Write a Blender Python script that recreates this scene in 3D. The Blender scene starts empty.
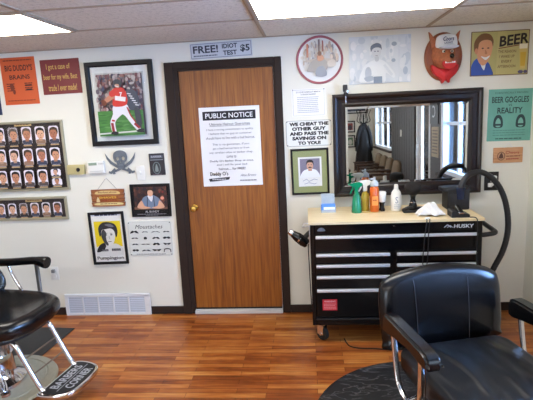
import bpy, bmesh, math, random
from mathutils import Vector, Matrix, Euler
C = bpy.context.scene.collection
R = math.radians
PI = math.pi
rnd = random.Random(7)

# ------------------------------------------------------------------ colour / materials
def lin(c):
    return c/12.92 if c <= .04045 else ((c+.055)/1.055)**2.4
def rgb(*c):
    if len(c) == 1: c = c[0]
    return (lin(c[0]/255), lin(c[1]/255), lin(c[2]/255), 1)

class NT:
    def __init__(s, m): s.t = m.node_tree; s.n = s.t.nodes; s.l = s.t.links
    def add(s, ty, **kw):
        n = s.n.new(ty)
        for k, v in kw.items():
            if k in n.inputs: n.inputs[k].default_value = v
            else: setattr(n, k, v)
        return n
    def link(s, a, b): s.l.new(a, b)

def newmat(name):
    m = bpy.data.materials.new(name); m.use_nodes = True
    return m, NT(m), m.node_tree.nodes['Principled BSDF']

def mat(name, col, rough=.5, metal=0, noise=0, nscale=40, bump=0, bscale=200, spec=.5, coat=0, stretch=(1, 1, 1), emit=0):
    m, t, p = newmat(name)
    p.inputs['Base Color'].default_value = rgb(col)
    p.inputs['Roughness'].default_value = rough; p.inputs['Metallic'].default_value = metal
    p.inputs['Specular IOR Level'].default_value = spec
    p.inputs['Coat Weight'].default_value = coat
    if emit:
        p.inputs['Emission Color'].default_value = rgb(col); p.inputs['Emission Strength'].default_value = emit
    co = t.add('ShaderNodeTexCoord'); mp = t.add('ShaderNodeMapping'); mp.inputs['Scale'].default_value = stretch
    t.link(co.outputs['Object'], mp.inputs['Vector'])
    if noise:
        nz = t.add('ShaderNodeTexNoise', Scale=nscale, Detail=5.0)
        t.link(mp.outputs[0], nz.inputs['Vector'])
        mx = t.add('ShaderNodeMix', data_type='RGBA')
        a = [max(0, min(255, c*(1-noise))) for c in col]; b = [max(0, min(255, c*(1+noise))) for c in col]
        mx.inputs[6].default_value = rgb(a); mx.inputs[7].default_value = rgb(b)
        t.link(nz.outputs['Fac'], mx.inputs[0]); t.link(mx.outputs[2], p.inputs['Base Color'])
    if bump:
        nb = t.add('ShaderNodeTexNoise', Scale=bscale, Detail=3.0)
        t.link(mp.outputs[0], nb.inputs['Vector'])
        bp = t.add('ShaderNodeBump', Strength=bump, Distance=.004)
        t.link(nb.outputs['Fac'], bp.inputs['Height']); t.link(bp.outputs[0], p.inputs['Normal'])
    return m

M = {}
M['wall'] = mat('cream wall paint', (229, 227, 214), .75, noise=.012, nscale=3, bump=.05, bscale=120)
M['wall_dark'] = mat('dark panelling', (44, 38, 36), .55, noise=.1, nscale=6, stretch=(1, 12, 1))
M['trim'] = mat('dark brown trim paint', (46, 34, 28), .6, spec=.25, noise=.08, nscale=14)
M['white_metal'] = mat('white enamel', (226, 228, 230), .35)
M['louver'] = mat('register louver', (198, 203, 214), .4)
M['white_plastic'] = mat('white plastic', (232, 231, 224), .35)
M['putty'] = mat('tan painted metal', (190, 178, 126), .45)
M['chrome'] = mat('chrome', (225, 225, 228), .12, metal=1)
M['steel'] = mat('brushed aluminium', (226, 227, 228), .38, metal=.55)
M['brass'] = mat('brass', (200, 160, 80), .25, metal=1)
M['black'] = mat('black enamel', (9, 9, 11), .22, spec=.35)
M['black_matte'] = mat('black plastic', (20, 20, 22), .5)
M['rubber'] = mat('black rubber', (18, 18, 18), .7)
M['hose'] = mat('grey black hose', (34, 34, 37), .45)
M['leather'] = mat('black vinyl', (8, 8, 10), .24, bump=.06, bscale=300, spec=.5)
M['leather_edge'] = mat('black vinyl welt', (50, 50, 54), .4)
M['frame_black'] = mat('black picture frame', (16, 15, 18), .45, noise=.1, spec=.3)
M['frame_gold'] = mat('champagne poster frame', (176, 170, 146), .35, metal=.5)
M['espresso'] = mat('espresso mirror frame', (27, 18, 19), .28, noise=.12, nscale=12, coat=.2)
M['paper'] = mat('white paper', (238, 238, 236), .7)
M['mat_green'] = mat('olive green mat board', (146, 152, 104), .8)
M['mat_white'] = mat('white mat board', (226, 230, 228), .7)
M['door'] = None
M['grey_metal'] = mat('gunmetal cutout', (98, 106, 114), .5, noise=.12, nscale=30)
M['screen'] = mat('lcd grey green', (140, 160, 140), .3)
M['threshold'] = mat('white aluminium threshold', (205, 207, 208), .4)
M['red'] = mat('red sticker', (190, 30, 38), .4)
M['tan_fabric'] = mat('tan chair fabric', (112, 96, 76), .9, noise=.12, nscale=60)
M['wood_dark'] = mat('walnut wood', (62, 40, 26), .45, noise=.2, nscale=8, stretch=(8, 1, 1))
M['coat'] = mat('black wool coat', (14, 14, 17), .9)
M['base_cream'] = mat('cream enamel base', (176, 172, 150), .4, noise=.05)
M['floor_mat'] = mat('charcoal rubber mat', (50, 49, 48), .75, noise=.12, nscale=30)
M['rod'] = mat('tan rod', (150, 132, 112), .35, metal=.6)

def ink_mat(name, rough=.5, coat=0):
    m, t, p = newmat(name)
    a = t.add('ShaderNodeVertexColor'); a.layer_name = 'Col'
    t.link(a.outputs['Color'], p.inputs['Base Color']); p.inputs['Roughness'].default_value = rough
    p.inputs['Coat Weight'].default_value = coat
    return m
M['ink'] = ink_mat('printed ink', .55)
M['ink_gloss'] = ink_mat('glossy printed ink', .3)

def grain_mat(name, c1, c2, c3, stretch, rough=.4, scale=6, bump=.05, coat=0):
    m, t, p = newmat(name)
    co = t.add('ShaderNodeTexCoord'); mp = t.add('ShaderNodeMapping'); mp.inputs['Scale'].default_value = stretch
    t.link(co.outputs['Object'], mp.inputs['Vector'])
    n1 = t.add('ShaderNodeTexNoise', Scale=scale, Detail=8.0, Distortion=.6)
    t.link(mp.outputs[0], n1.inputs['Vector'])
    cr = t.add('ShaderNodeValToRGB'); e = cr.color_ramp.elements
    e[0].position = .3; e[0].color = rgb(c1); e[1].position = .7; e[1].color = rgb(c3)
    k = e.new(.5); k.color = rgb(c2)
    t.link(n1.outputs['Fac'], cr.inputs[0]); t.link(cr.outputs[0], p.inputs['Base Color'])
    p.inputs['Roughness'].default_value = rough; p.inputs['Coat Weight'].default_value = coat
    return m
M['door'] = grain_mat('orange oak veneer', (118, 64, 15), (143, 82, 22), (162, 99, 34), (11, 11, .55), .38, 5)
M['butcher'] = grain_mat('pale butcher block', (214, 190, 142), (226, 204, 160), (234, 215, 176), (.8, 16, 16), .4, 4)
M['wood_sign'] = grain_mat('varnished sign wood', (120, 66, 34), (150, 88, 48), (172, 110, 66), (1, 8, 8), .45, 8)
M['wood_pale'] = grain_mat('pale sign wood', (186, 132, 92), (202, 150, 108), (214, 166, 124), (2, 14, 14), .5, 6)
M['plaque_wood'] = grain_mat('red brown plaque wood', (120, 62, 34), (146, 82, 48), (164, 100, 62), (1, 6, 1), .35, 6, coat=.3)

def floor_mat():
    m, t, p = newmat('orange laminate strips')
    co = t.add('ShaderNodeTexCoord')
    br = t.add('ShaderNodeTexBrick', Scale=1.0)
    br.offset = .37; br.offset_frequency = 2; br.squash = 1
    br.inputs['Brick Width'].default_value = .5; br.inputs['Row Height'].default_value = .05
    br.inputs['Mortar Size'].default_value = .0012; br.inputs['Mortar Smooth'].default_value = .3
    br.inputs['Color1'].default_value = (0, 0, 0, 1); br.inputs['Color2'].default_value = (1, 1, 1, 1); br.inputs['Mortar'].default_value = (.0, .0, .0, 1)
    br.inputs['Bias'].default_value = 0
    t.link(co.outputs['Object'], br.inputs['Vector'])
    mp = t.add('ShaderNodeMapping'); mp.inputs['Scale'].default_value = (1.2, 14, 1)
    t.link(co.outputs['Object'], mp.inputs['Vector'])
    nz = t.add('ShaderNodeTexNoise', Scale=3.2, Detail=8.0, Distortion=.8); t.link(mp.outputs[0], nz.inputs['Vector'])
    big = t.add('ShaderNodeTexNoise', Scale=2.2, Detail=3.0); t.link(co.outputs['Object'], big.inputs['Vector'])
    a = t.add('ShaderNodeMath', operation='MULTIPLY'); a.inputs[1].default_value = .28
    t.link(br.outputs['Color'], a.inputs[0])
    b = t.add('ShaderNodeMath', operation='MULTIPLY_ADD'); b.inputs[1].default_value = .55
    t.link(nz.outputs['Fac'], b.inputs[0]); t.link(a.outputs[0], b.inputs[2])
    c = t.add('ShaderNodeMath', operation='MULTIPLY_ADD'); c.inputs[1].default_value = .45
    t.link(big.outputs['Fac'], c.inputs[0]); t.link(b.outputs[0], c.inputs[2])
    cr = t.add('ShaderNodeValToRGB'); e = cr.color_ramp.elements
    e[0].position = .36; e[0].color = rgb(104, 50, 20); e[1].position = .92; e[1].color = rgb(208, 146, 78)
    k = e.new(.55); k.color = rgb(146, 76, 32); k = e.new(.7); k.color = rgb(174, 102, 44)
    t.link(c.outputs[0], cr.inputs[0])
    mx = t.add('ShaderNodeMix', data_type='RGBA'); mx.inputs[7].default_value = rgb(70, 36, 18)
    t.link(br.outputs['Fac'], mx.inputs[0]); t.link(cr.outputs[0], mx.inputs[6])
    t.link(mx.outputs[2], p.inputs['Base Color'])
    p.inputs['Roughness'].default_value = .3; p.inputs['Specular IOR Level'].default_value = .45
    return m
M['floor'] = floor_mat()

def ceiling_mat():
    m, t, p = newmat('speckled ceiling tile')
    co = t.add('ShaderNodeTexCoord')
    n1 = t.add('ShaderNodeTexNoise', Scale=170.0, Detail=4.0); t.link(co.outputs['Object'], n1.inputs['Vector'])
    n2 = t.add('ShaderNodeTexNoise', Scale=45.0, Detail=3.0); t.link(co.outputs['Object'], n2.inputs['Vector'])
    ad = t.add('ShaderNodeMath', operation='ADD'); t.link(n1.outputs['Fac'], ad.inputs[0]); t.link(n2.outputs['Fac'], ad.inputs[1])
    cr = t.add('ShaderNodeValToRGB'); e = cr.color_ramp.elements
    e[0].position = .72; e[0].color = rgb(190, 184, 168); e[1].position = 1.0; e[1].color = rgb(226, 220, 205)
    t.link(ad.outputs[0], cr.inputs[0]); t.link(cr.outputs[0], p.inputs['Base Color'])
    p.inputs['Roughness'].default_value = .95
    bp = t.add('ShaderNodeBump', Strength=.35, Distance=.004); t.link(ad.outputs[0], bp.inputs['Height']); t.link(bp.outputs[0], p.inputs['Normal'])
    return m
M['ceiling'] = ceiling_mat()
M['tbar'] = mat('aged ceiling grid', (172, 156, 134), .7, spec=.2)
M['lens'] = mat('lit diffuser', (255, 250, 240), .6, emit=8.0)

def glass_mat(name, tint=(1, 1, 1, 1), ior=1.3):
    m, t, p = newmat(name); t.n.remove(p)
    out = t.n['Material Output']
    tr = t.add('ShaderNodeBsdfTransparent'); tr.inputs[0].default_value = tint
    gl = t.add('ShaderNodeBsdfGlossy'); gl.inputs['Roughness'].default_value = .03
    fr = t.add('ShaderNodeFresnel', IOR=ior)
    mx = t.add('ShaderNodeMixShader')
    t.link(fr.outputs[0], mx.inputs[0]); t.link(tr.outputs[0], mx.inputs[1]); t.link(gl.outputs[0], mx.inputs[2]); t.link(mx.outputs[0], out.inputs[0])
    return m
M['glass'] = glass_mat('clear pane'); M['picture_glass'] = glass_mat('low glare picture pane', ior=1.1)
M['mirror'] = mat('mirror silver', (222, 226, 228), .015, metal=1)

def liquid(name, col, trans=.5):
    m, t, p = newmat(name)
    p.inputs['Base Color'].default_value = rgb(col); p.inputs['Roughness'].default_value = .12
    p.inputs['Transmission Weight'].default_value = trans; p.inputs['Coat Weight'].default_value = .3
    return m
M['green_bottle'] = liquid('green plastic', (10, 138, 96), .15)
M['amber_bottle'] = liquid('amber plastic', (196, 170, 62), .3)
M['orange_bottle'] = liquid('orange liquid', (226, 104, 24), .2)
M['clear'] = liquid('frosted plastic', (214, 222, 226), .4)

def marble_mat():
    m, t, p = newmat('black marbled vinyl mat')
    co = t.add('ShaderNodeTexCoord'); mp = t.add('ShaderNodeMapping'); mp.inputs['Scale'].default_value = (1.3, 4.5, 1); mp.inputs['Rotation'].default_value = (0, 0, .2)
    t.link(co.outputs['Object'], mp.inputs['Vector'])
    n = t.add('ShaderNodeTexNoise', Scale=1.6, Detail=6.0, Distortion=2.6); t.link(mp.outputs[0], n.inputs['Vector'])
    cr = t.add('ShaderNodeValToRGB'); e = cr.color_ramp.elements
    e[0].position = .49; e[0].color = rgb(26, 26, 28); e[1].position = .55; e[1].color = rgb(26, 26, 28)
    k = e.new(.52); k.color = rgb(92, 91, 92)
    t.link(n.outputs['Fac'], cr.inputs[0]); t.link(cr.outputs[0], p.inputs['Base Color']); p.inputs['Roughness'].default_value = .5
    return m
M['marble'] = marble_mat()

def seat_mat():
    m, t, p = newmat('creased black vinyl')
    p.inputs['Base Color'].default_value = rgb(11, 11, 12); p.inputs['Roughness'].default_value = .38; p.inputs['Specular IOR Level'].default_value = .4
    co = t.add('ShaderNodeTexCoord'); mp = t.add('ShaderNodeMapping'); mp.inputs['Scale'].default_value = (9, 2.4, 1); mp.inputs['Rotation'].default_value = (0, 0, -.4)
    t.link(co.outputs['Object'], mp.inputs['Vector'])
    n = t.add('ShaderNodeTexNoise', Scale=1.0, Detail=.6, Distortion=.5); t.link(mp.outputs[0], n.inputs['Vector'])
    bp = t.add('ShaderNodeBump', Strength=.7, Distance=.06); t.link(n.outputs['Fac'], bp.inputs['Height']); t.link(bp.outputs[0], p.inputs['Normal'])
    return m
M['seat'] = seat_mat()

# ------------------------------------------------------------------ mesh helpers
def fin(name, bm, m, parent=None, smooth=None, loc=None, rot=None):
    bmesh.ops.recalc_face_normals(bm, faces=bm.faces[:]) if smooth != 'flat2d' else None
    me = bpy.data.meshes.new(name); bm.to_mesh(me); bm.free()
    for x in (m if isinstance(m, (list, tuple)) else [m]): me.materials.append(x)
    o = bpy.data.objects.new(name, me); C.objects.link(o)
    if smooth and smooth != 'flat2d':
        me.shade_smooth(); me.set_sharp_from_angle(angle=R(smooth))
    if parent: o.parent = parent
    if loc: o.location = loc
    if rot: o.rotation_euler = rot
    return o
def new(): return bmesh.new()

def box(bm, c, s, bev=0, seg=2, rot=None, mi=0):
    r = bmesh.ops.create_cube(bm, size=1); vs = r['verts']
    mt = Matrix.Translation(c) @ (rot.to_4x4() if rot is not None else Matrix.Identity(4)) @ Matrix.Diagonal((s[0], s[1], s[2], 1))
    bmesh.ops.transform(bm, matrix=mt, verts=vs)
    es = list({e for v in vs for e in v.link_edges}); fs = list({f for v in vs for f in v.link_faces})
    for f in fs: f.material_index = mi
    if bev:
        r = bmesh.ops.bevel(bm, geom=es, offset=bev, segments=seg, affect='EDGES', profile=.6)
        for f in r['faces']: f.material_index = mi
def box2(bm, x0, x1, y0, y1, z0, z1, bev=0, seg=2, mi=0):
    box(bm, ((x0+x1)/2, (y0+y1)/2, (z0+z1)/2), (abs(x1-x0), abs(y1-y0), abs(z1-z0)), bev, seg, mi=mi)

def lathe(bm, prof, c=(0, 0, 0), seg=24, axis='z', mi=0, sx=1, sy=1):
    rings = []
    for r, z in prof:
        ring = []
        for i in range(seg):
            a = 2*PI*i/seg
            p = (r*math.cos(a)*sx, r*math.sin(a)*sy, z)
            if axis == 'y': p = (p[0], p[2], p[1])
            if axis == 'x': p = (p[2], p[0], p[1])
            ring.append(bm.verts.new((c[0]+p[0], c[1]+p[1], c[2]+p[2])))
        rings.append(ring)
    for a, b in zip(rings, rings[1:]):
        for i in range(seg):
            f = bm.faces.new((a[i], a[(i+1) % seg], b[(i+1) % seg], b[i])); f.material_index = mi
    for ring in (rings[0], rings[-1]):
        f = bm.faces.new(ring); f.material_index = mi

def spline(pts, n=8, closed=False):
    P = [Vector(p) for p in pts]; out = []
    N = len(P); rng = range(N if closed else N-1)
    for i in rng:
        if closed: a, b, c, d = P[(i-1) % N], P[i], P[(i+1) % N], P[(i+2) % N]
        else: a, b, c, d = P[max(i-1, 0)], P[i], P[i+1], P[min(i+2, N-1)]
        for k in range(n):
            t = k/n
            out.append(.5*((2*b)+(c-a)*t+(2*a-5*b+4*c-d)*t*t+(3*b-a-3*c+d)*t**3))
    if not closed: out.append(P[-1])
    return out

def tube(bm, pts, r, seg=10, rx=None, mi=0, up=None):
    """round tube, or a flat bar when rx (the half width across `up`) is given; r may be a list"""
    P = [Vector(p) for p in pts]; rings = []
    nrm = None
    for i, p in enumerate(P):
        t = (P[min(i+1, len(P)-1)]-P[max(i-1, 0)]).normalized()
        if nrm is None:
            a = Vector(up) if up else (Vector((0, 0, 1)) if abs(t.z) < .9 else Vector((1, 0, 0)))
            nrm = (a-t*a.dot(t)).normalized()
        else:
            q = nrm-t*nrm.dot(t)
            nrm = q.normalized()
        bn = t.cross(nrm)
        rr = r[i] if isinstance(r, (list, tuple)) else r
        ra = rx if rx else rr
        if rx:
            ring = [bm.verts.new(p+nrm*ra*sx+bn*rr*sy) for sx, sy in ((-1, -.6), (-.8, -1), (.8, -1), (1, -.6), (1, .6), (.8, 1), (-.8, 1), (-1, .6))]
        else:
            ring = [bm.verts.new(p+nrm*rr*math.cos(2*PI*k/seg)+bn*rr*math.sin(2*PI*k/seg)) for k in range(seg)]
        rings.append(ring)
    n = len(rings[0])
    for a, b in zip(rings, rings[1:]):
        for k in range(n):
            f = bm.faces.new((a[k], a[(k+1) % n], b[(k+1) % n], b[k])); f.material_index = mi
    for ring in (rings[0], rings[-1]):
        f = bm.faces.new(ring); f.material_index = mi

def pillow(bm, outline, depth, edge, puff=0.0, rings=4, fill=6, plane='xz', bend=None, mi=0):
    """closed 2d outline -> cushion. plane 'xz' faces -y (front at y=0, back at +depth); 'xy' faces +z (top at 0, bottom at -depth)"""
    n = len(outline); cx = sum(p[0] for p in outline)/n; cy = sum(p[1] for p in outline)/n
    def put(u, v, d):
        if bend: d += bend(u, v)
        return bm.verts.new((u, d, v)) if plane == 'xz' else bm.verts.new((u, v, -d))
    ext = min(max(p[0] for p in outline)-min(p[0] for p in outline), max(p[1] for p in outline)-min(p[1] for p in outline))/2
    loops = []
    def ring(inset, d):
        s = 1-inset/ext
        loops.append([put(cx+(p[0]-cx)*s, cy+(p[1]-cy)*s, d) for p in outline])
    for k in range(fill-1, 0, -1):                      # front face from the middle out
        f = k/fill; ins = edge+(ext-edge)*f*.97
        ring(ins, -puff*(1-(1-f)**2))
    for k in range(rings+1):
        a = k/rings*PI/2
        ring(edge*(1-math.sin(a)), edge*(1-math.cos(a)))
    for k in range(rings+1):
        a = k/rings*PI/2
        ring(edge*(1-math.cos(a)), depth-edge*(1-math.sin(a)))
    for a, b in zip(loops, loops[1:]):
        for k in range(n):
            f = bm.faces.new((a[k], a[(k+1) % n], b[(k+1) % n], b[k])); f.material_index = mi
    for l in (loops[0], loops[-1]):
        f = bm.faces.new(l); f.material_index = mi

def rrect(w, h, r, n=5, cx=0, cy=0):
    o = []
    for qx, qy, a0 in ((1, 1, 0), (-1, 1, 90), (-1, -1, 180), (1, -1, 270)):
        for k in range(n+1):
            a = R(a0+90*k/n); o.append((cx+qx*(w/2-r)+r*math.cos(a), cy+qy*(h/2-r)+r*math.sin(a)))
    return o
def ell(cx, cy, rx, ry, n=20, rot=0):
    return [(cx+rx*math.cos(2*PI*k/n)*math.cos(rot)-ry*math.sin(2*PI*k/n)*math.sin(rot), cy+rx*math.cos(2*PI*k/n)*math.sin(rot)+ry*math.sin(2*PI*k/n)*math.cos(rot)) for k in range(n)]
def smooth2(pts, n=6):
    return [(p.x, p.y) for p in spline([(a, b, 0) for a, b in pts], n, True)]

def prism(bm, poly, y0, y1, mi=0, bev=0):
    """2d (x,z) polygon extruded along y from y0 (front) to y1"""
    a = [bm.verts.new((x, y0, z)) for x, z in poly]; b = [bm.verts.new((x, y1, z)) for x, z in poly]
    n = len(poly); fs = [bm.faces.new(a), bm.faces.new(b[::-1])]
    for k in range(n): fs.append(bm.faces.new((a[k], b[k], b[(k+1) % n], a[(k+1) % n])))
    for f in fs: f.material_index = mi
    bmesh.ops.triangulate(bm, faces=fs[:2])

def cutout(name, outlines, thick, m, parent=None, loc=(0, 0, 0), bev=.001):
    cu = bpy.data.curves.new(name, 'CURVE'); cu.dimensions = '2D'; cu.fill_mode = 'BOTH'; cu.extrude = thick/2; cu.bevel_depth = bev
    for o in outlines:
        s = cu.splines.new('POLY'); s.points.add(len(o)-1); s.use_cyclic_u = True
        for p, q in zip(s.points, o): p.co = (q[0], q[1], 0, 1)
    ob = bpy.data.objects.new(name, cu); me = bpy.data.meshes.new_from_object(ob)
    bpy.data.objects.remove(ob); bpy.data.curves.remove(cu)
    me.transform(Matrix.Rotation(R(90), 4, 'X'))
    me.materials.clear(); me.materials.append(m)
    r = bpy.data.objects.new(name, me); C.objects.link(r); r.location = loc
    if parent: r.parent = parent
    return r

# ---- flat printed art: coloured polygons in thin layers on a sheet
_tc = {}
def text_geo(s, bold=0.0, shear=0.0):
    k = (s, bold, shear)
    if k not in _tc:
        cu = bpy.data.curves.new('lettering', 'FONT'); cu.body = s; cu.offset = bold; cu.shear = shear; cu.resolution_u = 2
        cu.align_x = 'CENTER'
        ob = bpy.data.objects.new('lettering', cu); me = bpy.data.meshes.new_from_object(ob)
        bpy.data.objects.remove(ob); bpy.data.curves.remove(cu)
        vs = [(v.co.x, v.co.y) for v in me.vertices]; fs = [tuple(p.vertices) for p in me.polygons]
        bpy.data.meshes.remove(me)
        x0 = min(v[0] for v in vs); x1 = max(v[0] for v in vs); y0 = min(v[1] for v in vs); y1 = max(v[1] for v in vs)
        vs = [((v[0]-x0)/(x1-x0)-.5, (v[1]-y0)/(y1-y0)-.5) for v in vs]
        _tc[k] = (vs, fs, (x1-x0)/(y1-y0))
    return _tc[k]
class Flat:
    """polygons in local (x, z), front facing -y; each add goes one thin layer nearer the viewer"""
    def __init__(s, step=.00025): s.bm = new(); s.cl = s.bm.loops.layers.float_color.new('Col'); s.y = 0; s.step = step; s.clip = None
    def _face(s, vs, col):
        f = s.bm.faces.new(vs); c = rgb(col)
        for l in f.loops: l[s.cl] = c
        return f
    def poly(s, pts, col, layer=True):
        if layer: s.y -= s.step
        if s.clip:
            x0, x1, z0, z1 = s.clip
            pts = [(min(max(a, x0), x1), min(max(b, z0), z1)) for a, b in pts]
        f = s._face([s.bm.verts.new((a, s.y, b)) for a, b in pts], col)
        if len(pts) > 4:
            bmesh.ops.triangulate(s.bm, faces=[f])
    def rect(s, x0, x1, z0, z1, col, layer=True): s.poly([(x0, z0), (x1, z0), (x1, z1), (x0, z1)], col, layer)
    def ell(s, cx, cz, rx, rz, col, n=16, rot=0, layer=True): s.poly(ell(cx, cz, rx, rz, n, rot), col, layer)
    def blob(s, pts, col, layer=True): s.poly(smooth2(pts, 5), col, layer)
    def line(s, pts, w, col, layer=True):
        if layer: s.y -= s.step
        for (a, b), (c, d) in zip(pts, pts[1:]):
            L = math.hypot(c-a, d-b) or 1e-6; nx, nz = -(d-b)/L*w/2, (c-a)/L*w/2
            s.poly([(a+nx, b+nz), (a-nx, b-nz), (c-nx, d-nz), (c+nx, d+nz)], col, False)
    def text(s, t, cx, cz, w, h, col, bold=0.0, shear=0.0, rot=0, mirror=False):
        vs, fs, asp = text_geo(t, bold, shear)
        if w is None: w = h*asp
        s.y -= s.step
        cr, sr = math.cos(rot), math.sin(rot)
        vv = []
        for a, b in vs:
            x, z = a*w, b*h
            vv.append(s.bm.verts.new((cx+x*cr-z*sr, s.y, cz+x*sr+z*cr)))
        for f in fs:
            try: s._face([vv[i] for i in f], col)
            except ValueError: pass
    def fine(s, x0, x1, z, h, col, words=6, r=rnd):
        """a line of print too small to read"""
        s.y -= s.step
        x = x0
        while x < x1-.004:
            L = min(r.uniform(.4, 1)*(x1-x0)/words, x1-x)
            s.rect(x, x+L*.86, z-h/2, z+h/2, col, False); x += L
    def build(s, name, parent, y=0, m=None, loc=(0, 0, 0), rot=None):
        for v in s.bm.verts: v.co.y += y
        for f in s.bm.faces:
            f.normal_update()
            if f.normal.y > 0: f.normal_flip()
        o = fin(name, s.bm, m or M['ink'], parent, 'flat2d', loc, rot)
        return o

def thing(name, label, cat, loc=(0, 0, 0), rotz=0, group=None):
    o = bpy.data.objects.new(name, None); C.objects.link(o); o.empty_display_size = .05
    o.location = loc; o.rotation_euler = (0, 0, rotz); tag(o, label, cat, group)
    return o
def tag(o, label, cat, group=None):
    o['label'] = label; o['category'] = cat
    if group: o['group'] = group
    return o
def struct(name, bm, m, smooth=None):
    o = fin(name, bm, m, None, smooth); o['kind'] = 'structure'; return o

# ------------------------------------------------------------------ the room
XL, XR, YF, H = -4.6, 2.02, -8.9, 2.27
b = new(); box2(b, XL-.3, XR+.3, YF-.3, .3, -.06, 0); struct('floor', b, M['floor'])
b = new(); box2(b, XL-.3, XR+.3, YF-.3, .3, H, H+.06); struct('ceiling', b, M['ceiling'])

def wall_xz(bm, x0, x1, y0, y1, holes, z1=H):
    """wall running along x, made of blocks round the holes [(xa,xb,za,zb)]"""
    xs = sorted({x0, x1, *[h[0] for h in holes], *[h[1] for h in holes]})
    for a, c in zip(xs, xs[1:]):
        hs = sorted([h for h in holes if h[0] <= a+1e-6 and h[1] >= c-1e-6], key=lambda h: h[2])
        z = 0
        for h in hs:
            if h[2] > z+1e-6: box2(bm, a, c, y0, y1, z, h[2])
            z = h[3]
        if z < z1-1e-6: box2(bm, a, c, y0, y1, z, z1)
def wall_yz(bm, y0, y1, x0, x1, holes, z1=H):
    b2 = new(); wall_xz(b2, y0, y1, -x1, -x0, holes, z1)
    bmesh.ops.rotate(b2, verts=b2.verts[:], cent=(0, 0, 0), matrix=Matrix.Rotation(R(90), 3, 'Z'))
    me = bpy.data.meshes.new('tmp'); b2.to_mesh(me); b2.free(); bm.from_mesh(me); bpy.data.meshes.remove(me)

DX0, DX1, DZ = -.712, .05, 2.05
b = new(); wall_xz(b, XL-.1, XR+.1, 0, .14, [(DX0-.03, DX1+.03, 0, DZ+.03)]); struct('wall_back', b, M['wall'])
WN = (-2.42, -1.36, .9, 2.14)      # near window in the right wall (y0,y1,z0,z1)
WF = (-8.3, -6.0, .98, 2.12)         # far window
DG = (-3.86, -3.04, 0, 2.06)        # glass entry door
b = new(); wall_yz(b, YF, 0, XR, XR+.14, [WN, WF, DG]); struct('wall_right', b, M['wall'])
b = new(); wall_yz(b, YF, 0, XL-.14, XL, []); struct('wall_left', b, M['wall'])
WS = (-3.6, -.6, .8, 2.05)          # shop window in the front wall
b = new(); wall_xz(b, XL-.1, XR+.1, YF-.14, YF, [WS]); struct('wall_front', b, M['wall'])

# dark brown baseboards
b = new(); box2(b, XL, DX0-.103, -.014, 0, 0, .07, .004, 1); box2(b, DX1+.068, XR, -.014, 0, 0, .07, .004, 1); struct('baseboard_back', b, M['trim'])
b = new()
for y0, y1 in ((YF, DG[0]-.08), (DG[1]+.08, -.014)): box2(b, XR-.014, XR, y0, y1, 0, .07, .004, 1)
struct('baseboard_right', b, M['trim'])
# dark panelled stretch of the right wall beside the entry (seen in the mirror)
b = new(); box2(b, XR-.03, XR, -5.95, DG[0]-.07, .07, H)
for k in range(10): box2(b, XR-.034, XR-.03, -5.9+k*.2, -5.89+k*.2, .07, H)
struct('wall_right_panelling', b, M['wall_dark'])
b = new(); box2(b, XR-.02, XR, DG[1]+.07, WN[0]-.06, .07, H); struct('wall_right_pier', b, M['wall_dark'])

# door casing, jamb and the oak door
b = new()
box2(b, DX0-.103, DX0-.03, -.02, 0, 0, 2.117, .004, 1); box2(b, DX1+.012, DX1+.067, -.02, 0, 0, 2.117, .004, 1); box2(b, DX0-.03, DX1+.012, -.02, 0, DZ+.012, 2.117, .004, 1)
box2(b, DX0-.03, DX0, -.012, .14, 0, DZ+.03); box2(b, DX1, DX1+.03, -.012, .14, 0, DZ+.03); box2(b, DX0, DX1, -.012, .14, DZ, DZ+.03)
struct('trim_1', b, M['trim'])
b = new(); box2(b, DX0, DX1, -.03, .14, 0, .032, .006, 2); o = struct('trim_2', b, M['threshold'], 30)
b = new(); box2(b, DX0+.004, DX1-.004, .012, .05, .045, DZ-.004, .002, 1)
door = struct('door_1', b, M['door'])
b = new(); lathe(b, [(.001, 0), (.031, 0), (.031, -.006), (.012, -.012), (.011, -.03), (.02, -.036), (.027, -.048), (.027, -.056), (.02, -.064), (.001, -.066)], (-.655, .012, .935), 20, 'y')
fin('door_knob', b, M['brass'], door, 40)
b = new(); box2(b, DX0+.004, DX1-.004, .008, .014, .034, .046); fin('door_sweep', b, M['rubber'], door)

# ceiling grid: bars every 1.219 m across and .61 m in depth
YC = -.73
cells_x = [-4*1.219+k*1.219 for k in range(0, 7)]
rows_y = [YC-.62*k for k in range(0, 14)]
b = new()
for x in cells_x:
    if abs(x+1.219) < .01: x += .065
    if XL < x < XR: box2(b, x-.012, x+.012, YF, YC if -1.3 < x < -1 else 0, H-.006, H+.001)
for y in rows_y:
    if y > YF: box2(b, XL, XR, y-.010, y+.010, H-.0055, H+.001)
struct('trim_3', b, M['tbar'])
b = new(); box2(b, XL, XR, -.02, 0, H-.006, H+.001); struct('trim_4', b, M['tbar'])
def ceiling_light(x0, row, label):
    y1 = rows_y[row]; y0 = y1-.62
    t = thing('ceiling_light', label, 'light', ((x0+1.219/2), (y0+y1)/2, H), 0, 'fluorescent ceiling panels')
    w, d = 1.219-.03, .62-.03
    b = new()
    for s in (-1, 1):
        box2(b, -w/2, w/2, s*d/2-.012, s*d/2+.012, -.012, -.001); box2(b, s*w/2-.012, s*w/2+.012, -d/2, d/2, -.012, -.001)
    fin('light_frame', b, M['tbar'], t)
    b = new(); box2(b, -w/2+.01, w/2-.01, -d/2+.01, d/2-.01, -.009, -.002); fin('diffuser', b, M['lens'], t)
ceiling_light(0.0, 0, 'lit rectangular ceiling panel above the mirror, nearest the door top')
ceiling_light(-2.373, 0, 'lit rectangular ceiling panel above the orange sign, cut by photo edge')
ceiling_light(0.0, 5, 'lit rectangular ceiling panel behind the two barber chairs, over the room centre')
ceiling_light(-2.438, 5, 'lit rectangular ceiling panel in the left rear of the room')
ceiling_light(0.0, 10, 'lit rectangular ceiling panel over the waiting chairs')

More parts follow.
